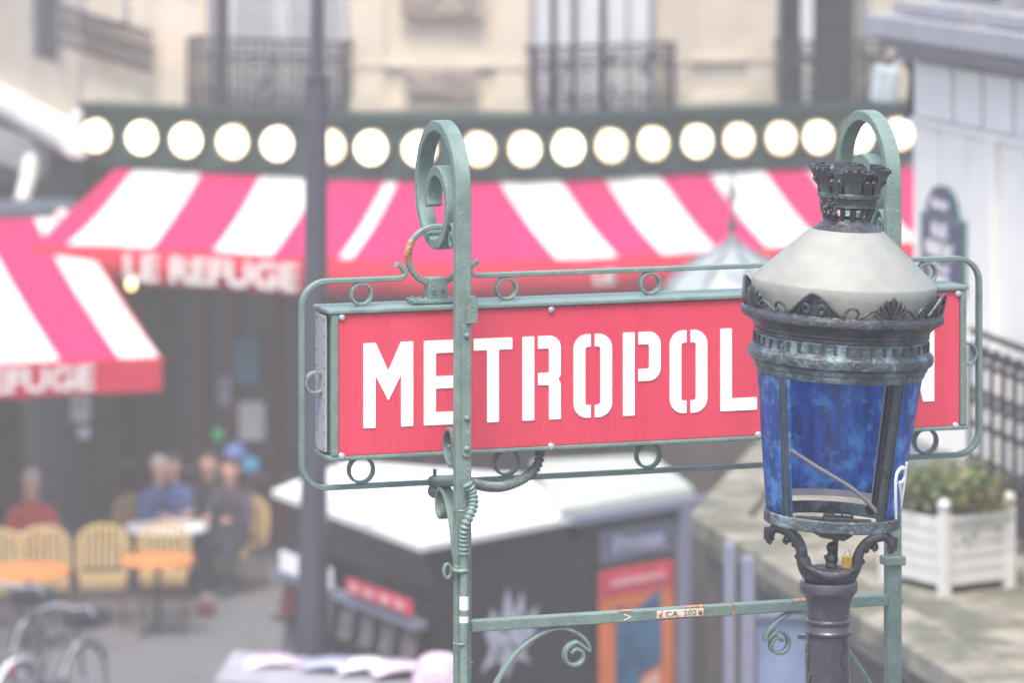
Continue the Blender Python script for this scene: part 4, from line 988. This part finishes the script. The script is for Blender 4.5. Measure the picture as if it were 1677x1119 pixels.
# bottom ring, inner ring
MB(TM).lathe(pr([(858,109),(856,111.5),(840,111.5),(838,109.5),(838,103),(842,102),(858,105),(858,109)]), 64, cap=False).build('bottom_ring', G['patina'], lan)
for k in range(4):
    a = radians(45+90*k+2); MB(TM).tube([tw_(a,97,840), tw_(a,104,848)], .012, 8).build('ring_lug', G['iron'], lan)
# gas fittings, padlock
mb = MB(TM); mb.box((.012,-.06,y2z(846)), (.078,.05,.020)); mb.box((-.012,-.06,y2z(838)), (.03,.03,.010)); mb.tube([(-.105,0,y2z(852)),(.105,0,y2z(852))], .007, 8); mb.build('burner_box', G['black'], lan, smooth=0, bevel=.003)
MB(TM).tube(smoothpath([(.02,-.07,y2z(840)), (.024,-.07,y2z(830)), (.042,-.07,y2z(831)), (.05,-.07,y2z(842))], 5), .0028, 6).build('wire_loop', G['black'], lan)
MB(TM).prism([(-.075,-.06,y2z(862)),(.06,-.06,y2z(862)),(.05,-.06,y2z(872)),(.03,-.06,y2z(880)),(-.03,-.06,y2z(876))], (0,.03,0)).build('fixing_plate', G['black'], lan, smooth=0)
mb = MB(TM); mb.tube([(.012,-.01,y2z(928)),(.012,-.01,y2z(880))], .008, 8)
for y_, r_ in ((896,.016),(904,.012),(914,.018),(925,.016)): mb.ball((.004,-.012,y2z(y_)), r_, 10, 6)
mb.tube([(-.016,-.014,y2z(913)),(-.012,-.014,y2z(912)),(.01,-.012,y2z(909))], .006, 8); mb.build('gas_tap', G['iron'], lan)
pd_ = MB(TM).box((.042,-.05,y2z(915)), (.026,.013,.034)).build('padlock', G['brass'], lan, smooth=0, bevel=.003)
MB(TM).tube([V((.035,-.05,y2z(905)))]+arc((.042,-.05,y2z(900)), .008, pi, 0, 8, V((1,0,0)), V((0,0,1)))+[V((.05,-.05,y2z(905)))], .0025, 6).build('shackle', G['steel'], pd_)
# glazing bars and painted panes (the pane towards the camera is missing)
yt, yb = 606, 841
for k in range(4):
    a = radians(43+90*k)
    u_ = V((cos(a), sin(a), 0))
    for off, w_, t2 in ((0,.013,.010),(-.0105,.004,.013),(.0105,.004,.013)):
        p_, q_ = V(tw_(a,133,yt))+u_*off, V(tw_(a,106,yb))+u_*off
        MB(TM).bar([p_, q_], u_, w_, t2).build('glazing_bar', G['bar_paint'], lan, smooth=0)
def pane(a0, a1, bot=0, name='glass_pane', ragged=False):
    n = 36; m = 12; ps = []; rnd = random.Random(5)
    for i in range(n+1):
        a = radians(a0+(a1-a0)*i/n); e = yb-bot-(rnd.uniform(-3, 4) if ragged else 0)
        for j in range(m+1):
            t = j/m; y_ = yt+(e-yt)*t; r_ = 134+(106.5-134)*(y_-yt)/(yb-yt); ps.append(tw_(a, r_, y_))
    fs = [(i*(m+1)+j, i*(m+1)+j+1, (i+1)*(m+1)+j+1, (i+1)*(m+1)+j) for i in range(n) for j in range(m)]
    o = MB(TM).add(ps, fs).build(name, G['glass_blue'], lan, smooth=60); o.modifiers.new('thickness', 'SOLIDIFY').thickness = .003; return o
pane(49, 127); pane(-41, -119); pane(139.5, 220.5, 19, ragged=True)
n = 36; ps = []
for i in range(n+1):
    a = radians(137.5+85*i/n)
    for y_ in (829, 818): ps.append(tw_(a, 106.2+(846-y_)*.1146-.9, y_))
o = MB(TM).add(ps, [(2*i, 2*i+1, 2*i+3, 2*i+2) for i in range(n)]).build('bare_glass_strip', mat('frosted_glass_strip', (.5,.44,.42), .5, var=.2), lan, smooth=60)
for a0_, a1_ in ((137, 139.3), (220.7, 223)):
    ps = [tw_(radians(a_), 106.2+(846-y_)*.1146-.9, y_) for y_ in (824, 760, 690, 608) for a_ in (a0_, a1_)]
    MB(TM).add(ps, [(2*i, 2*i+1, 2*i+3, 2*i+2) for i in range(3)]).build('bare_glass_strip', bpy.data.materials['frosted_glass_strip'], lan, smooth=60)
# diagonal cable inside
c0_, c1_ = V(tw_(radians(-41),122,728)), V(tw_(radians(41),103,826))
MB(TM).tube(smoothpath([c0_, c0_.lerp(c1_, .3)+V((0,0,.006)), c0_.lerp(c1_, .65)+V((0,0,.016)), c0_.lerp(c1_, .88)+V((0,0,.012)), c1_], 8), .0056, 10).build('slack_cable', mat('grey_cable', (.13,.125,.13), .5), lan)
# white paint tag on the right pane
def tagpt(deg, y_): r_ = 134+(106.5-134)*(y_-yt)/(yb-yt)+1.6; return V(tw_(radians(deg), r_, y_))
mb = MB(TM)
def px2deg(px, y_):
    r_ = 134+(106.5-134)*(y_-yt)/(yb-yt); axx = 1357+(950-y_)*.0524; return math.degrees(math.asin(max(-1, min(1, (px-axx)/r_))))
for st_ in ([(1461,838),(1459,800),(1459,768),(1463,756),(1471,752),(1475,757),(1475,769),(1470,777),(1465,776)], [(1465,775),(1468,790),(1471,822)], [(1471,822),(1473,800),(1476,775),(1478,745)]):
    pp = smoothpath([tagpt(px2deg(x, y_), y_) for x, y_ in st_], 4)
    mb.tube(pp, .0058, 6)
mb.build('paint_tag', G['white_letter'], lan)
# collar, slotted band, neck, gallery rim
MB(TM).lathe(pr([(613,120),(612,136),(606,139.5),(602,140),(599,143),(592,144.5),(588,151),(583,152.5),(574,152),(569,147),(566,143)]), 72, cap=False).build('collar', G['patina'], lan)
MB(TM).lathe(pr([(567,143.5),(548,141.5)]), 72, cap=False).build('slotted_band', G['patina'], lan)
sl_ = MB().box((0,0,0), (.009,.006,.022)).mesh('slot', G['slot'], smooth=0)
for k in range(44):
    a = 2*pi*k/44; p_ = TM @ V(tw_(a,142.8,558)); o = inst('vent_slot', sl_, lan, p_-lan.location, (0, radians(3), a))
MB(TM).lathe(pr([(548,141.5),(546,144),(543,144),(541,142.5),(539,144.5),(536,144.5),(533,146.5),(527,153),(523,158),(521,163),(518,166),(511,167),(508,166),(506,163),(503,162),(503,150)]), 72, cap=False).build('gallery_moulding', G['iron'], lan)
# hood
MB(TM).lathe(pr([(505,143),(478,151),(462,152),(458,150.5),(375,60),(374,40)]), 72, cap=False).build('hood', G['zinc'], lan)
# palmette gallery: ornaments wrapped on a flaring surface
def gal(a0, u_, v_, out=0):                  # u along the rim (px), v up (px)
    a = radians(a0)+u_/160; r_ = 160+v_*.24+out; return V(tw_(a, r_, 507-v_))
def ridge(mb, a0, pts, r, seg=6, out=0): mb.tube(smoothpath([gal(a0, u_, v_, out) for u_, v_ in pts], 4), r, seg)
for k in range(4):
    a0 = -21+90*k                             # pointed arch with two inner scrolls
    mb = MB(TM); W = 47
    arch = [(-W,4),(-34,14),(-20,27),(-8,37),(0,41),(8,37),(20,27),(34,14),(W,4)]
    ridge(mb, a0, arch, .0048)
    for s in (-1, 1):
        c = (s*13, 17); mb.tube([gal(a0, c[0]+(3+.16*i)*cos(i*.45)*s, c[1]+(3+.2*i)*sin(i*.45), 1.5) for i in range(26)], .0042, 6)
        mb.tube(smoothpath([gal(a0, s*13, 2), gal(a0, s*14, 8)], 3), .004, 6)
        mb.tube(smoothpath([gal(a0, s*28, 5, 1), gal(a0, s*24, 13, 1), gal(a0, s*17, 26, 1), gal(a0, s*6, 32, 1)], 4), .003, 6)
        mb.ball(gal(a0, s*(W+2), 9), .006, 8, 6)
    ps = [gal(a0, u_, v_, -1.5) for u_, v_ in arch]; bs = [gal(a0, u_, 0, -1.5) for u_, v_ in arch]
    mb.add(ps+bs, [(i, i+1, i+10, i+9) for i in range(8)])
    mb.build('pointed_ornament', G['iron'], lan, smooth=50)
    a1 = a0+45                                # palmette shell
    mb = MB(TM)
    for j in range(7):
        t = (j-3)/3; ln_ = 38-10*abs(t); th_ = t*1.05
        b_ = (t*6, 6); e = (t*6+ln_*sin(th_)*.85, 6+ln_*cos(th_)*.9)
        m_ = ((b_[0]+e[0])/2, (b_[1]+e[1])/2)
        mb.tube(smoothpath([gal(a1, *b_), gal(a1, m_[0], m_[1], 1), gal(a1, *e)], 4), [.002,.0025,.0035,.0045,.005,.0055,.006,.0062,.004], 8)
    pf = [gal(a1, (t*6)+((34-9*abs(t))*sin(t*1.05))*.85, 6+((34-9*abs(t))*cos(t*1.05))*.9, -2) for t in [i/4-1 for i in range(9)]]
    mb.add(pf+[gal(a1, 0, 0, -2)], [(i, i+1, 9) for i in range(8)])
    mb.build('palmette', G['iron'], lan, smooth=50)
    for a_, s in ((a1, -1), (a1, 1)):          # running scrolls between
        mb = MB(TM)
        mb.tube(smoothpath([gal(a_, s*(60), 2), gal(a_, s*46, 8), gal(a_, s*34, 17), gal(a_, s*25, 19), gal(a_, s*20, 13), gal(a_, s*24, 8), gal(a_, s*29, 11)], 4), .0042, 6)
        mb2 = MB(TM); mb2.tube(smoothpath([gal(a_, s*78, 10), gal(a_, s*70, 19), gal(a_, s*60, 20), gal(a_, s*55, 12), gal(a_, s*60, 7)], 4), .004, 6)
        mb2.build('running_scroll', G['iron'], lan, smooth=50); mb.build('running_scroll', G['iron'], lan, smooth=50)
# battlement crown
MB(TM).lathe(pr([(381,56),(379,60),(376,59.5),(374,57),(370,50),(366,46),(362,40),(358,37),(356,36),(356,24)]), 48, cap=False).build('crown_foot', G['iron'], lan)
for k in range(14):
    a = 2*pi*(k+.3)/14
    MB(TM).tube([tw_(a,35,359), tw_(a,37,350), tw_(a,42,338)], .006 if k % 2 else .0085, 6).build('crown_baluster', G['iron'], lan)
MB(TM).lathe(pr([(340,34),(340,43),(336,47.5),(333,46.5),(330,47),(323,48),(321,51.5),(316,51.5),(313,49),(313,40),(340,34)]), 48, cap=False).build('crown_band', G['iron'], lan)
def wedge(mb, a, half, r0, r1, ya, yb_, t=8, flare=0):
    ps = []
    for (y_, r_) in ((ya, r0), (yb_, r1)):
        for da in (-half, half):
            for rr2 in (r_, r_-t): ps.append(tw_(a+radians(da), rr2, y_))
    mb.add(ps, [(0,2,3,1),(4,5,7,6),(0,4,6,2),(1,3,7,5),(0,1,5,4),(2,6,7,3)])
for k in range(6):
    a = radians(2+60*k)
    mb = MB(TM); wedge(mb, a, 15, 50, 57, 314, 290); wedge(mb, a, 17, 60, 62, 291, 285, 13); wedge(mb, a, 19, 62.5, 65.5, 285.5, 279, 14)
    for d_ in (-12, 0, 12): wedge(mb, a+radians(d_), 4.5, 65, 68, 279.5, 272, 12); mb.ball(tw_(a+radians(d_), 65, 276), .0068, 8, 6)
    wedge(mb, a, 17, 57, 58, 280, 268, 3)
    mb.build('crown_turret', G['iron'], lan, smooth=30)
    mb = MB(TM); a += radians(30); wedge(mb, a, 9.5, 50, 54, 314, 300); wedge(mb, a, 12, 57, 58, 301, 294, 10)
    for d_ in (-7, 7): mb.ball(tw_(a+radians(d_), 57, 294), .0065, 8, 6)
    wedge(mb, a, 3, 52, 52, 314, 303, 6); mb.build('crown_tower', G['iron'], lan, smooth=30)
MB(TM).lathe(pr([(314,42),(290,46),(280,50),(280,45),(314,38)]), 36, cap=False).build('crown_wall', G['iron'], lan)
mb = MB(TM); rnd = random.Random(9)
for i in range(160):
    a = radians(rnd.uniform(-78,-25)); y_ = rnd.uniform(318, 348); mb.ball(tw_(a, 44+rnd.uniform(0,8)-(y_-318)*.15, y_), rnd.uniform(.002,.0045), 5, 4)
o = mb.build('lichen_crust', mat('grey_lichen_crust', (.11,.105,.11), .9, var=.7, scale=60, bump=.6, bscale=200), lan); o['kind'] = 'stuff'

# ------------------------------------------------------------------ bistro chairs and tables
def make_chair():
    t = thing('bistro_chair', 'yellow woven bistro chair', 'chair', (0,0,0), 'yellow bistro chairs on the cafe terrace')
    mb = MB()
    for sx in (-1, 1):
        mb = MB(); mb.tube([(sx*.20,-.2,0), (sx*.2,-.2,.45)], .015, 8); mb.build('leg', G['rattan_dark'], t)
        mb = MB(); mb.tube(smoothpath([(sx*.2,.24,0), (sx*.2,.2,.42)], 3), .015, 8); mb.build('leg', G['rattan_dark'], t)
    fr_ = MB(); fr_.tube([(sx2*.23, y_, .44) for sx2, y_ in ((-1,-.22),(1,-.22),(1,.2),(-1,.2))], .018, 8, closed=True); fr_.build('seat_frame', G['rattan_dark'], t)
    se = MB()
    for i in range(9): se.box((-.2+.05*i, 0, .455), (.03,.44,.016)); se.box((-.2+.05*i, -.225, .415), (.03,.016,.09))
    se.build('seat', G['rattan'], t, smooth=0)
    bk_ = MB(); bp = smoothpath([(-.23,.2,.44),(-.245,.24,.66),(-.2,.27,.84),(0,.29,.91),(.2,.27,.84),(.245,.24,.66),(.23,.2,.44)], 5); bk_.tube(bp, .017, 8); bk_.build('back_frame', G['rattan'], t)
    bs_ = MB()
    for i in range(7):
        x = -.195+.065*i; tp_ = .90-1.1*x*x*1.2; bs_.box((x, .25+.0, (tp_+.50)/2), (.036,.014,tp_-.50), Matrix.Rotation(-.10, 3, 'X'))
    bs_.build('back_slats', G['rattan'], t, smooth=0)
    for y_ in (-.2, .22): MB().tube([(-.2,y_,.22),(.2,y_,.22)], .01, 6).build('stretcher', G['rattan_dark'], t)
    return t
PVZ = .131
spots = [(73, 41.5, .15, 'yellow woven chair behind the large orange table at far left'), (168, 41.6, .1, 'yellow woven chair standing alone between the two orange tables'),
         (268, 41.8, .05, 'yellow woven chair directly behind the small orange table'), (2, 41.3, .2, 'yellow woven chair cut off by the left edge of the picture')]
ch = None
for i, (px, Y, rz, lab) in enumerate(spots):
    c = make_chair() if i == 0 else copy_tree(ch)
    if i == 0: ch = c
    p = P(px, 0, Y); c.location = (p.x, Y, PVZ); c.rotation_euler = (0, 0, rz); c['label'] = lab
def make_table(m, r):
    t = thing('bistro_table', 'round bistro table', 'table', (0,0,0), 'round bistro tables on the cafe terrace')
    MB().lathe([(.70,r-.02),(.705,r),(.735,r),(.74,r-.01)], 36).build('table_top', m, t)
    MB().tube([(0,0,.03),(0,0,.7)], .03, 10).build('pedestal', G['iron_black'], t)
    for k in range(3):
        a = 2*pi*k/3; MB().tube(smoothpath([(0,0,.08),(.15*cos(a),.15*sin(a),.06),(.28*cos(a),.28*sin(a),.012)], 3), .016, 8).build('foot', G['iron_black'], t)
    return t
for px, Y, m, r, lab in ((258, 41.0, 'orange', .35, 'small orange round table in front of the third yellow chair'), (46, 40.4, 'orange', .40, 'larger orange round table near the left edge'), (272, 42.9, 'paper', .42, 'round table with a white cloth between the people in blue')):
    t = make_table(G[m], r); p = P(px, 0, Y); t.location = (p.x, Y, PVZ); t['label'] = lab
    if m == 'paper': wt = t

# ------------------------------------------------------------------ people seated on the terrace
def person(loc, rz, coat, hair, label, lean=.1, headturn=0, stand=False):
    root = thing('person', label, 'person', loc)
    hip = .50 if not stand else .92
    J = {}; E_ = []; Rr = {}
    def j(n, p, r, par=None):
        J[n] = len(J); Rr[n] = (V(p), r)
        if par: E_.append((J[par], J[n]))
    j('pelvis', (0,0,hip), .135); j('waist', (0,-.02*lean*5,hip+.18), .125, 'pelvis'); j('chest', (0,-lean*.5,hip+.38), .145, 'waist'); j('neckbase', (0,-lean*.7,hip+.52), .075, 'chest')
    j('neck', (0,-lean*.8,hip+.60), .055, 'neckbase'); j('jaw', (0,-lean*.9-.02,hip+.66), .075, 'neck'); j('head', (0,-lean*.9,hip+.76), .095, 'jaw'); j('crown', (0,-lean*.9+.01,hip+.84), .06, 'head')
    for s, n in ((-1,'l'),(1,'r')):
        j('sh'+n, (s*.17,-lean*.55,hip+.46), .07, 'chest'); j('el'+n, (s*.24,-.12-lean*.5,hip+.22), .05, 'sh'+n); j('wr'+n, (s*.13,-.36,hip+.27), .034, 'el'+n)
        j('palm'+n, (s*.11,-.43,hip+.28), .030, 'wr'+n)
        for fi, (dx_, l1) in enumerate(((-.03,.07),(-.012,.085),(.006,.08),(.024,.065))):
            j('f%d%s' % (fi, n), (s*.11+dx_,-.43-l1*.6,hip+.285), .010, 'palm'+n); j('g%d%s' % (fi, n), (s*.11+dx_,-.43-l1,hip+.265), .008, 'f%d%s' % (fi, n))
        j('t'+n, (s*.11-s*.045,-.44,hip+.29), .011, 'palm'+n)
        if stand:
            j('hipj'+n, (s*.09,0,hip-.06), .10, 'pelvis'); j('kn'+n, (s*.1,-.02,.5), .065, 'hipj'+n); j('an'+n, (s*.1,.02,.08), .045, 'kn'+n); j('toe'+n, (s*.11,-.16,.04), .035, 'an'+n)
        else:
            j('hipj'+n, (s*.10,-.08,hip-.01), .10, 'pelvis'); j('kn'+n, (s*.12,-.45,hip+.0), .07, 'hipj'+n); j('an'+n, (s*.12,-.42,.09), .045, 'kn'+n); j('toe'+n, (s*.13,-.58,.04), .035, 'an'+n)
    names = list(J); me = bpy.data.meshes.new('body'); me.from_pydata([Rr[n][0] for n in names], E_, [])
    o = link(bpy.data.objects.new('body', me)); sk = o.modifiers.new('skin', 'SKIN'); sk.use_smooth_shade = True
    for i, n in enumerate(names):
        sv = me.skin_vertices[0].data[i]; sv.radius = (Rr[n][1], Rr[n][1]*(.8 if n in ('chest','waist','pelvis') else 1)); sv.use_root = (i == 0)
    ss = o.modifiers.new('subd', 'SUBSURF'); ss.levels = ss.render_levels = 2
    dg = bpy.context.evaluated_depsgraph_get(); m2 = bpy.data.meshes.new_from_object(o.evaluated_get(dg)); bpy.data.objects.remove(o)
    m2.name = 'body'; m2.materials.clear()
    for m_ in (G['skin'], coat, G['trousers']): m2.materials.append(m_)
    hc = Rr['head'][0]
    for v_ in m2.vertices:                      # nose and brow pushed out of the head itself
        d_ = v_.co-(hc+V((0,-.09,-.015)))
        if d_.length < .04: v_.co.y -= .028*(1-d_.length/.04)
    legs = [J_ for J_ in names if J_[:2] in ('kn','an','to') or J_[:4] == 'hipj']; skn = [J_ for J_ in names if J_ in ('neck','jaw','head','crown') or J_[:4] == 'palm' or (J_[0] in 'fgt' and J_[:3] != 'toe')]
    for p in m2.polygons:
        c = p.center; b_ = min(names, key=lambda n: (Rr[n][0]-c).length-Rr[n][1]); p.material_index = 0 if b_ in skn else 2 if b_ in legs or b_ == 'pelvis' else 1; p.use_smooth = True
    b = link(bpy.data.objects.new('body', m2)); b.parent = root
    hb = MB(); hb.ball(hc+V((0,.022,.028)), (.088,.092,.095), 16, 10); hb.build('hair', hair, None).parent = root
    for s in (-1, 1):
        e = MB().ball(hc+V((s*.034,-.088,.005)), .011, 8, 6).build('eye', G['black'], None); e.parent = root
        e = MB().ball(hc+V((s*.094,-.0,-.005)), (.014,.024,.034), 8, 6).build('ear', G['skin'], None); e.parent = root
    e = MB().ball(hc+V((0,-.088,-.058)), (.024,.008,.006), 8, 6).build('mouth', mat('lips', (.4,.13,.12), .5), None); e.parent = root
    root.rotation_euler = (0, 0, rz)
    return root
def seat_at(px, Y): p = P(px, 0, Y); return (p.x, Y, PVZ)
person(seat_at(52, 42.6), .15, G['jacket_red'], G['hair_grey'], 'person in a dark red jacket seated at left behind the yellow chairs', .12)
person(seat_at(243, 43.5), .8, G['jacket_blue'], G['hair_grey'], 'person in blue denim leaning over the white table, left of the pair', .2)
person(seat_at(296, 43.7), -.6, G['jacket_blue'], G['hair'], 'dark haired person in blue denim at the right side of the white table', .16)
person(seat_at(346, 43.8), -.2, G['jacket_black'], G['hair'], 'person in black sitting beside the cafe door', .1)
person(seat_at(386, 43.4), -.4, G['jacket_violet'], G['hair'], 'person in dark violet sitting nearest the lamp post', .14)
for px, Y, rz in ((52,42.6,.15),(243,43.5,.8),(296,43.7,-.6),(346,43.8,-.2),(386,43.4,-.4)):
    p = seat_at(px, Y); t = copy_tree(ch); t.location = (p[0], p[1], PVZ); t.rotation_euler = (0,0,rz)
    t['label'] = {52:'woven chair under the person in the red jacket',243:'woven chair under the left person in blue denim',296:'woven chair under the dark haired person in blue denim',346:'woven chair under the person in black',386:'woven chair under the person in dark violet'}[px]
# coloured balls by the door: toy balloons tied to the joinery
for px, py, m, r, lab in ((357,713,'greenpl',.075,'small green balloon by the cafe door'),(385,744,'bluepl',.12,'pale blue balloon by the cafe door'),(411,763,'cyan',.10,'bright cyan balloon by the cafe door')):
    c = P(px, py, 44.9); b = thing('balloon', lab, 'balloon', tuple(c-V((0,0,r*1.2))), 'balloons by the cafe door')
    MB().lathe([(-r*1.15,.008),(-r*.9,r*.45),(-r*.4,r*.9),(0,r),(r*.5,r*.87),(r*.85,r*.5),(r,.004)], 18, c=c).build('skin', G[m], b); MB().tube([c-V((0,0,r*1.15)), c-V((.03,0,.6)), V((c.x-.05, c.y, PVZ))], .003, 4).build('string', G['sticker'], b)
bx = P(345, 962, 42.6)
bg_ = thing('red_bag', 'small red and white bag on the pavement beside the last yellow chair', 'bag', (bx.x, 42.0, PVZ))
bgx = V((bx.x, 42.0, PVZ+.002))
MB().lathe([(0,.07),(.03,.09),(.11,.085),(.16,.05),(.17,.03)], 18, c=bgx).build('pouch', G['dark_red'], bg_); MB().bar(arc(bgx+V((0,0,.15)), .05, 0, pi, 10, V((1,0,0)), V((0,0,1))), (0,1,0), .03, .008).build('handle', G['paper'], bg_)

# ------------------------------------------------------------------ bicycles parked at bottom left
def bicycle(px, Y, rz, label, m, group='bicycles parked in front of the cafe'):
    p = P(px, 0, Y); t = thing('bicycle', label, 'bicycle', (0,0,0), group); ex, ez = V((1,0,0)), V((0,0,1)); R_ = .34
    for x in (-.52, .52):
        w_ = MB().tube(arc((x,0,R_), R_-.018, 0, 2*pi, 36, ex, ez)[:-1], .019, 8, closed=True).build('wheel', G['tyre'], t)
        MB().tube(arc((x,0,R_), R_-.042, 0, 2*pi, 36, ex, ez)[:-1], .011, 6, closed=True).build('rim', G['steel'], w_)
        sp_m = MB()
        for i in range(18): a = 2*pi*i/18; sp_m.tube([(x,.012*(-1)**i,R_), (x+.295*cos(a),0,R_+.295*sin(a))], .0016, 4)
        sp_m.build('spokes', G['steel'], w_); MB().tube([(x,-.05,R_),(x,.05,R_)], .02, 8).build('hub', G['steel'], w_)
        MB().bar(arc((x,0,R_), R_+.03, radians(20), radians(165), 16, ex, ez), (0,1,0), .05, .004).build('mudguard', G['paper'], t)
    f_ = MB()
    for a, b in (((-.52,0,.34),(-.08,0,.28)),((-.52,0,.34),(-.2,0,.78)),((-.08,0,.28),(-.22,0,.85)),((-.08,0,.28),(.34,0,.72)),((-.2,0,.76),(.34,0,.84)),((.52,0,.34),(.33,0,.95))): f_.tube([a, b], .016, 8)
    f_.build('frame', m, t)
    MB().tube(smoothpath([(.22,-.28,.98),(.34,-.16,1.02),(.34,0,1.0),(.34,.16,1.02),(.22,.28,.98)], 4), .014, 8).build('handlebar', G['steel'], t)
    MB().ball((-.24,0,.9), (.14,.07,.04)).build('saddle', G['black'], t)
    MB().tube([(-.23,0,.82),(-.24,0,.88)], .014, 8).build('seat_post', G['steel'], t)
    k_ = MB()
    for i in range(7): k_.box((.56, -.15+.05*i, .88), (.26,.01,.12))
    k_.box((.56,0,.82), (.32,.34,.012)); k_.tube([(.42,-.17,.94),(.70,-.17,.94),(.70,.17,.94),(.42,.17,.94)], .012, 6, closed=True); k_.build('basket', G['grey_pole'], t)
    MB().lathe([(0,.055),(.04,.05),(.07,.02)], 14, c=(.47,0,.75)).build('headlight', G['steel'], t); MB().ball((-.62,0,.62), (.03,.04,.05)).build('rear_reflector', G['poster_red'], t)
    MB().tube(arc((-.08,.05,.28), .09, 0, 2*pi, 18, ex, ez)[:-1], .008, 6, closed=True).build('chainring', G['steel'], t)
    t.location = (p.x, Y, .131); t.rotation_euler = (0, 0, rz); t['label'] = label
    return t
bicycle(84, 36.7, radians(62), 'dark bicycle with pale mudguards and a wire basket parked at bottom left', G['grey_pole'])
bicycle(5, 37.7, radians(70), 'black framed bicycle cut off at the bottom left edge', G['iron_black'])

# ------------------------------------------------------------------ added haze volume lifting the dark tones, in place of a graded fade
hz = MB().box((0, 50, 6), (118, 118, 14.4)).build('haze', None, smooth=0); hz['kind'] = 'stuff'
hm = bpy.data.materials.new('haze'); hm.use_nodes = True; t = hm.node_tree; t.nodes.clear()
ou = t.nodes.new('ShaderNodeOutputMaterial'); pvn = t.nodes.new('ShaderNodeVolumePrincipled'); t.links.new(pvn.outputs[0], ou.inputs['Volume'])
pvn.inputs['Color'].default_value = (.285, .272, .255, 1); pvn.inputs['Density'].default_value = .0112; pvn.inputs['Anisotropy'].default_value = .0
hz.data.materials.append(hm)
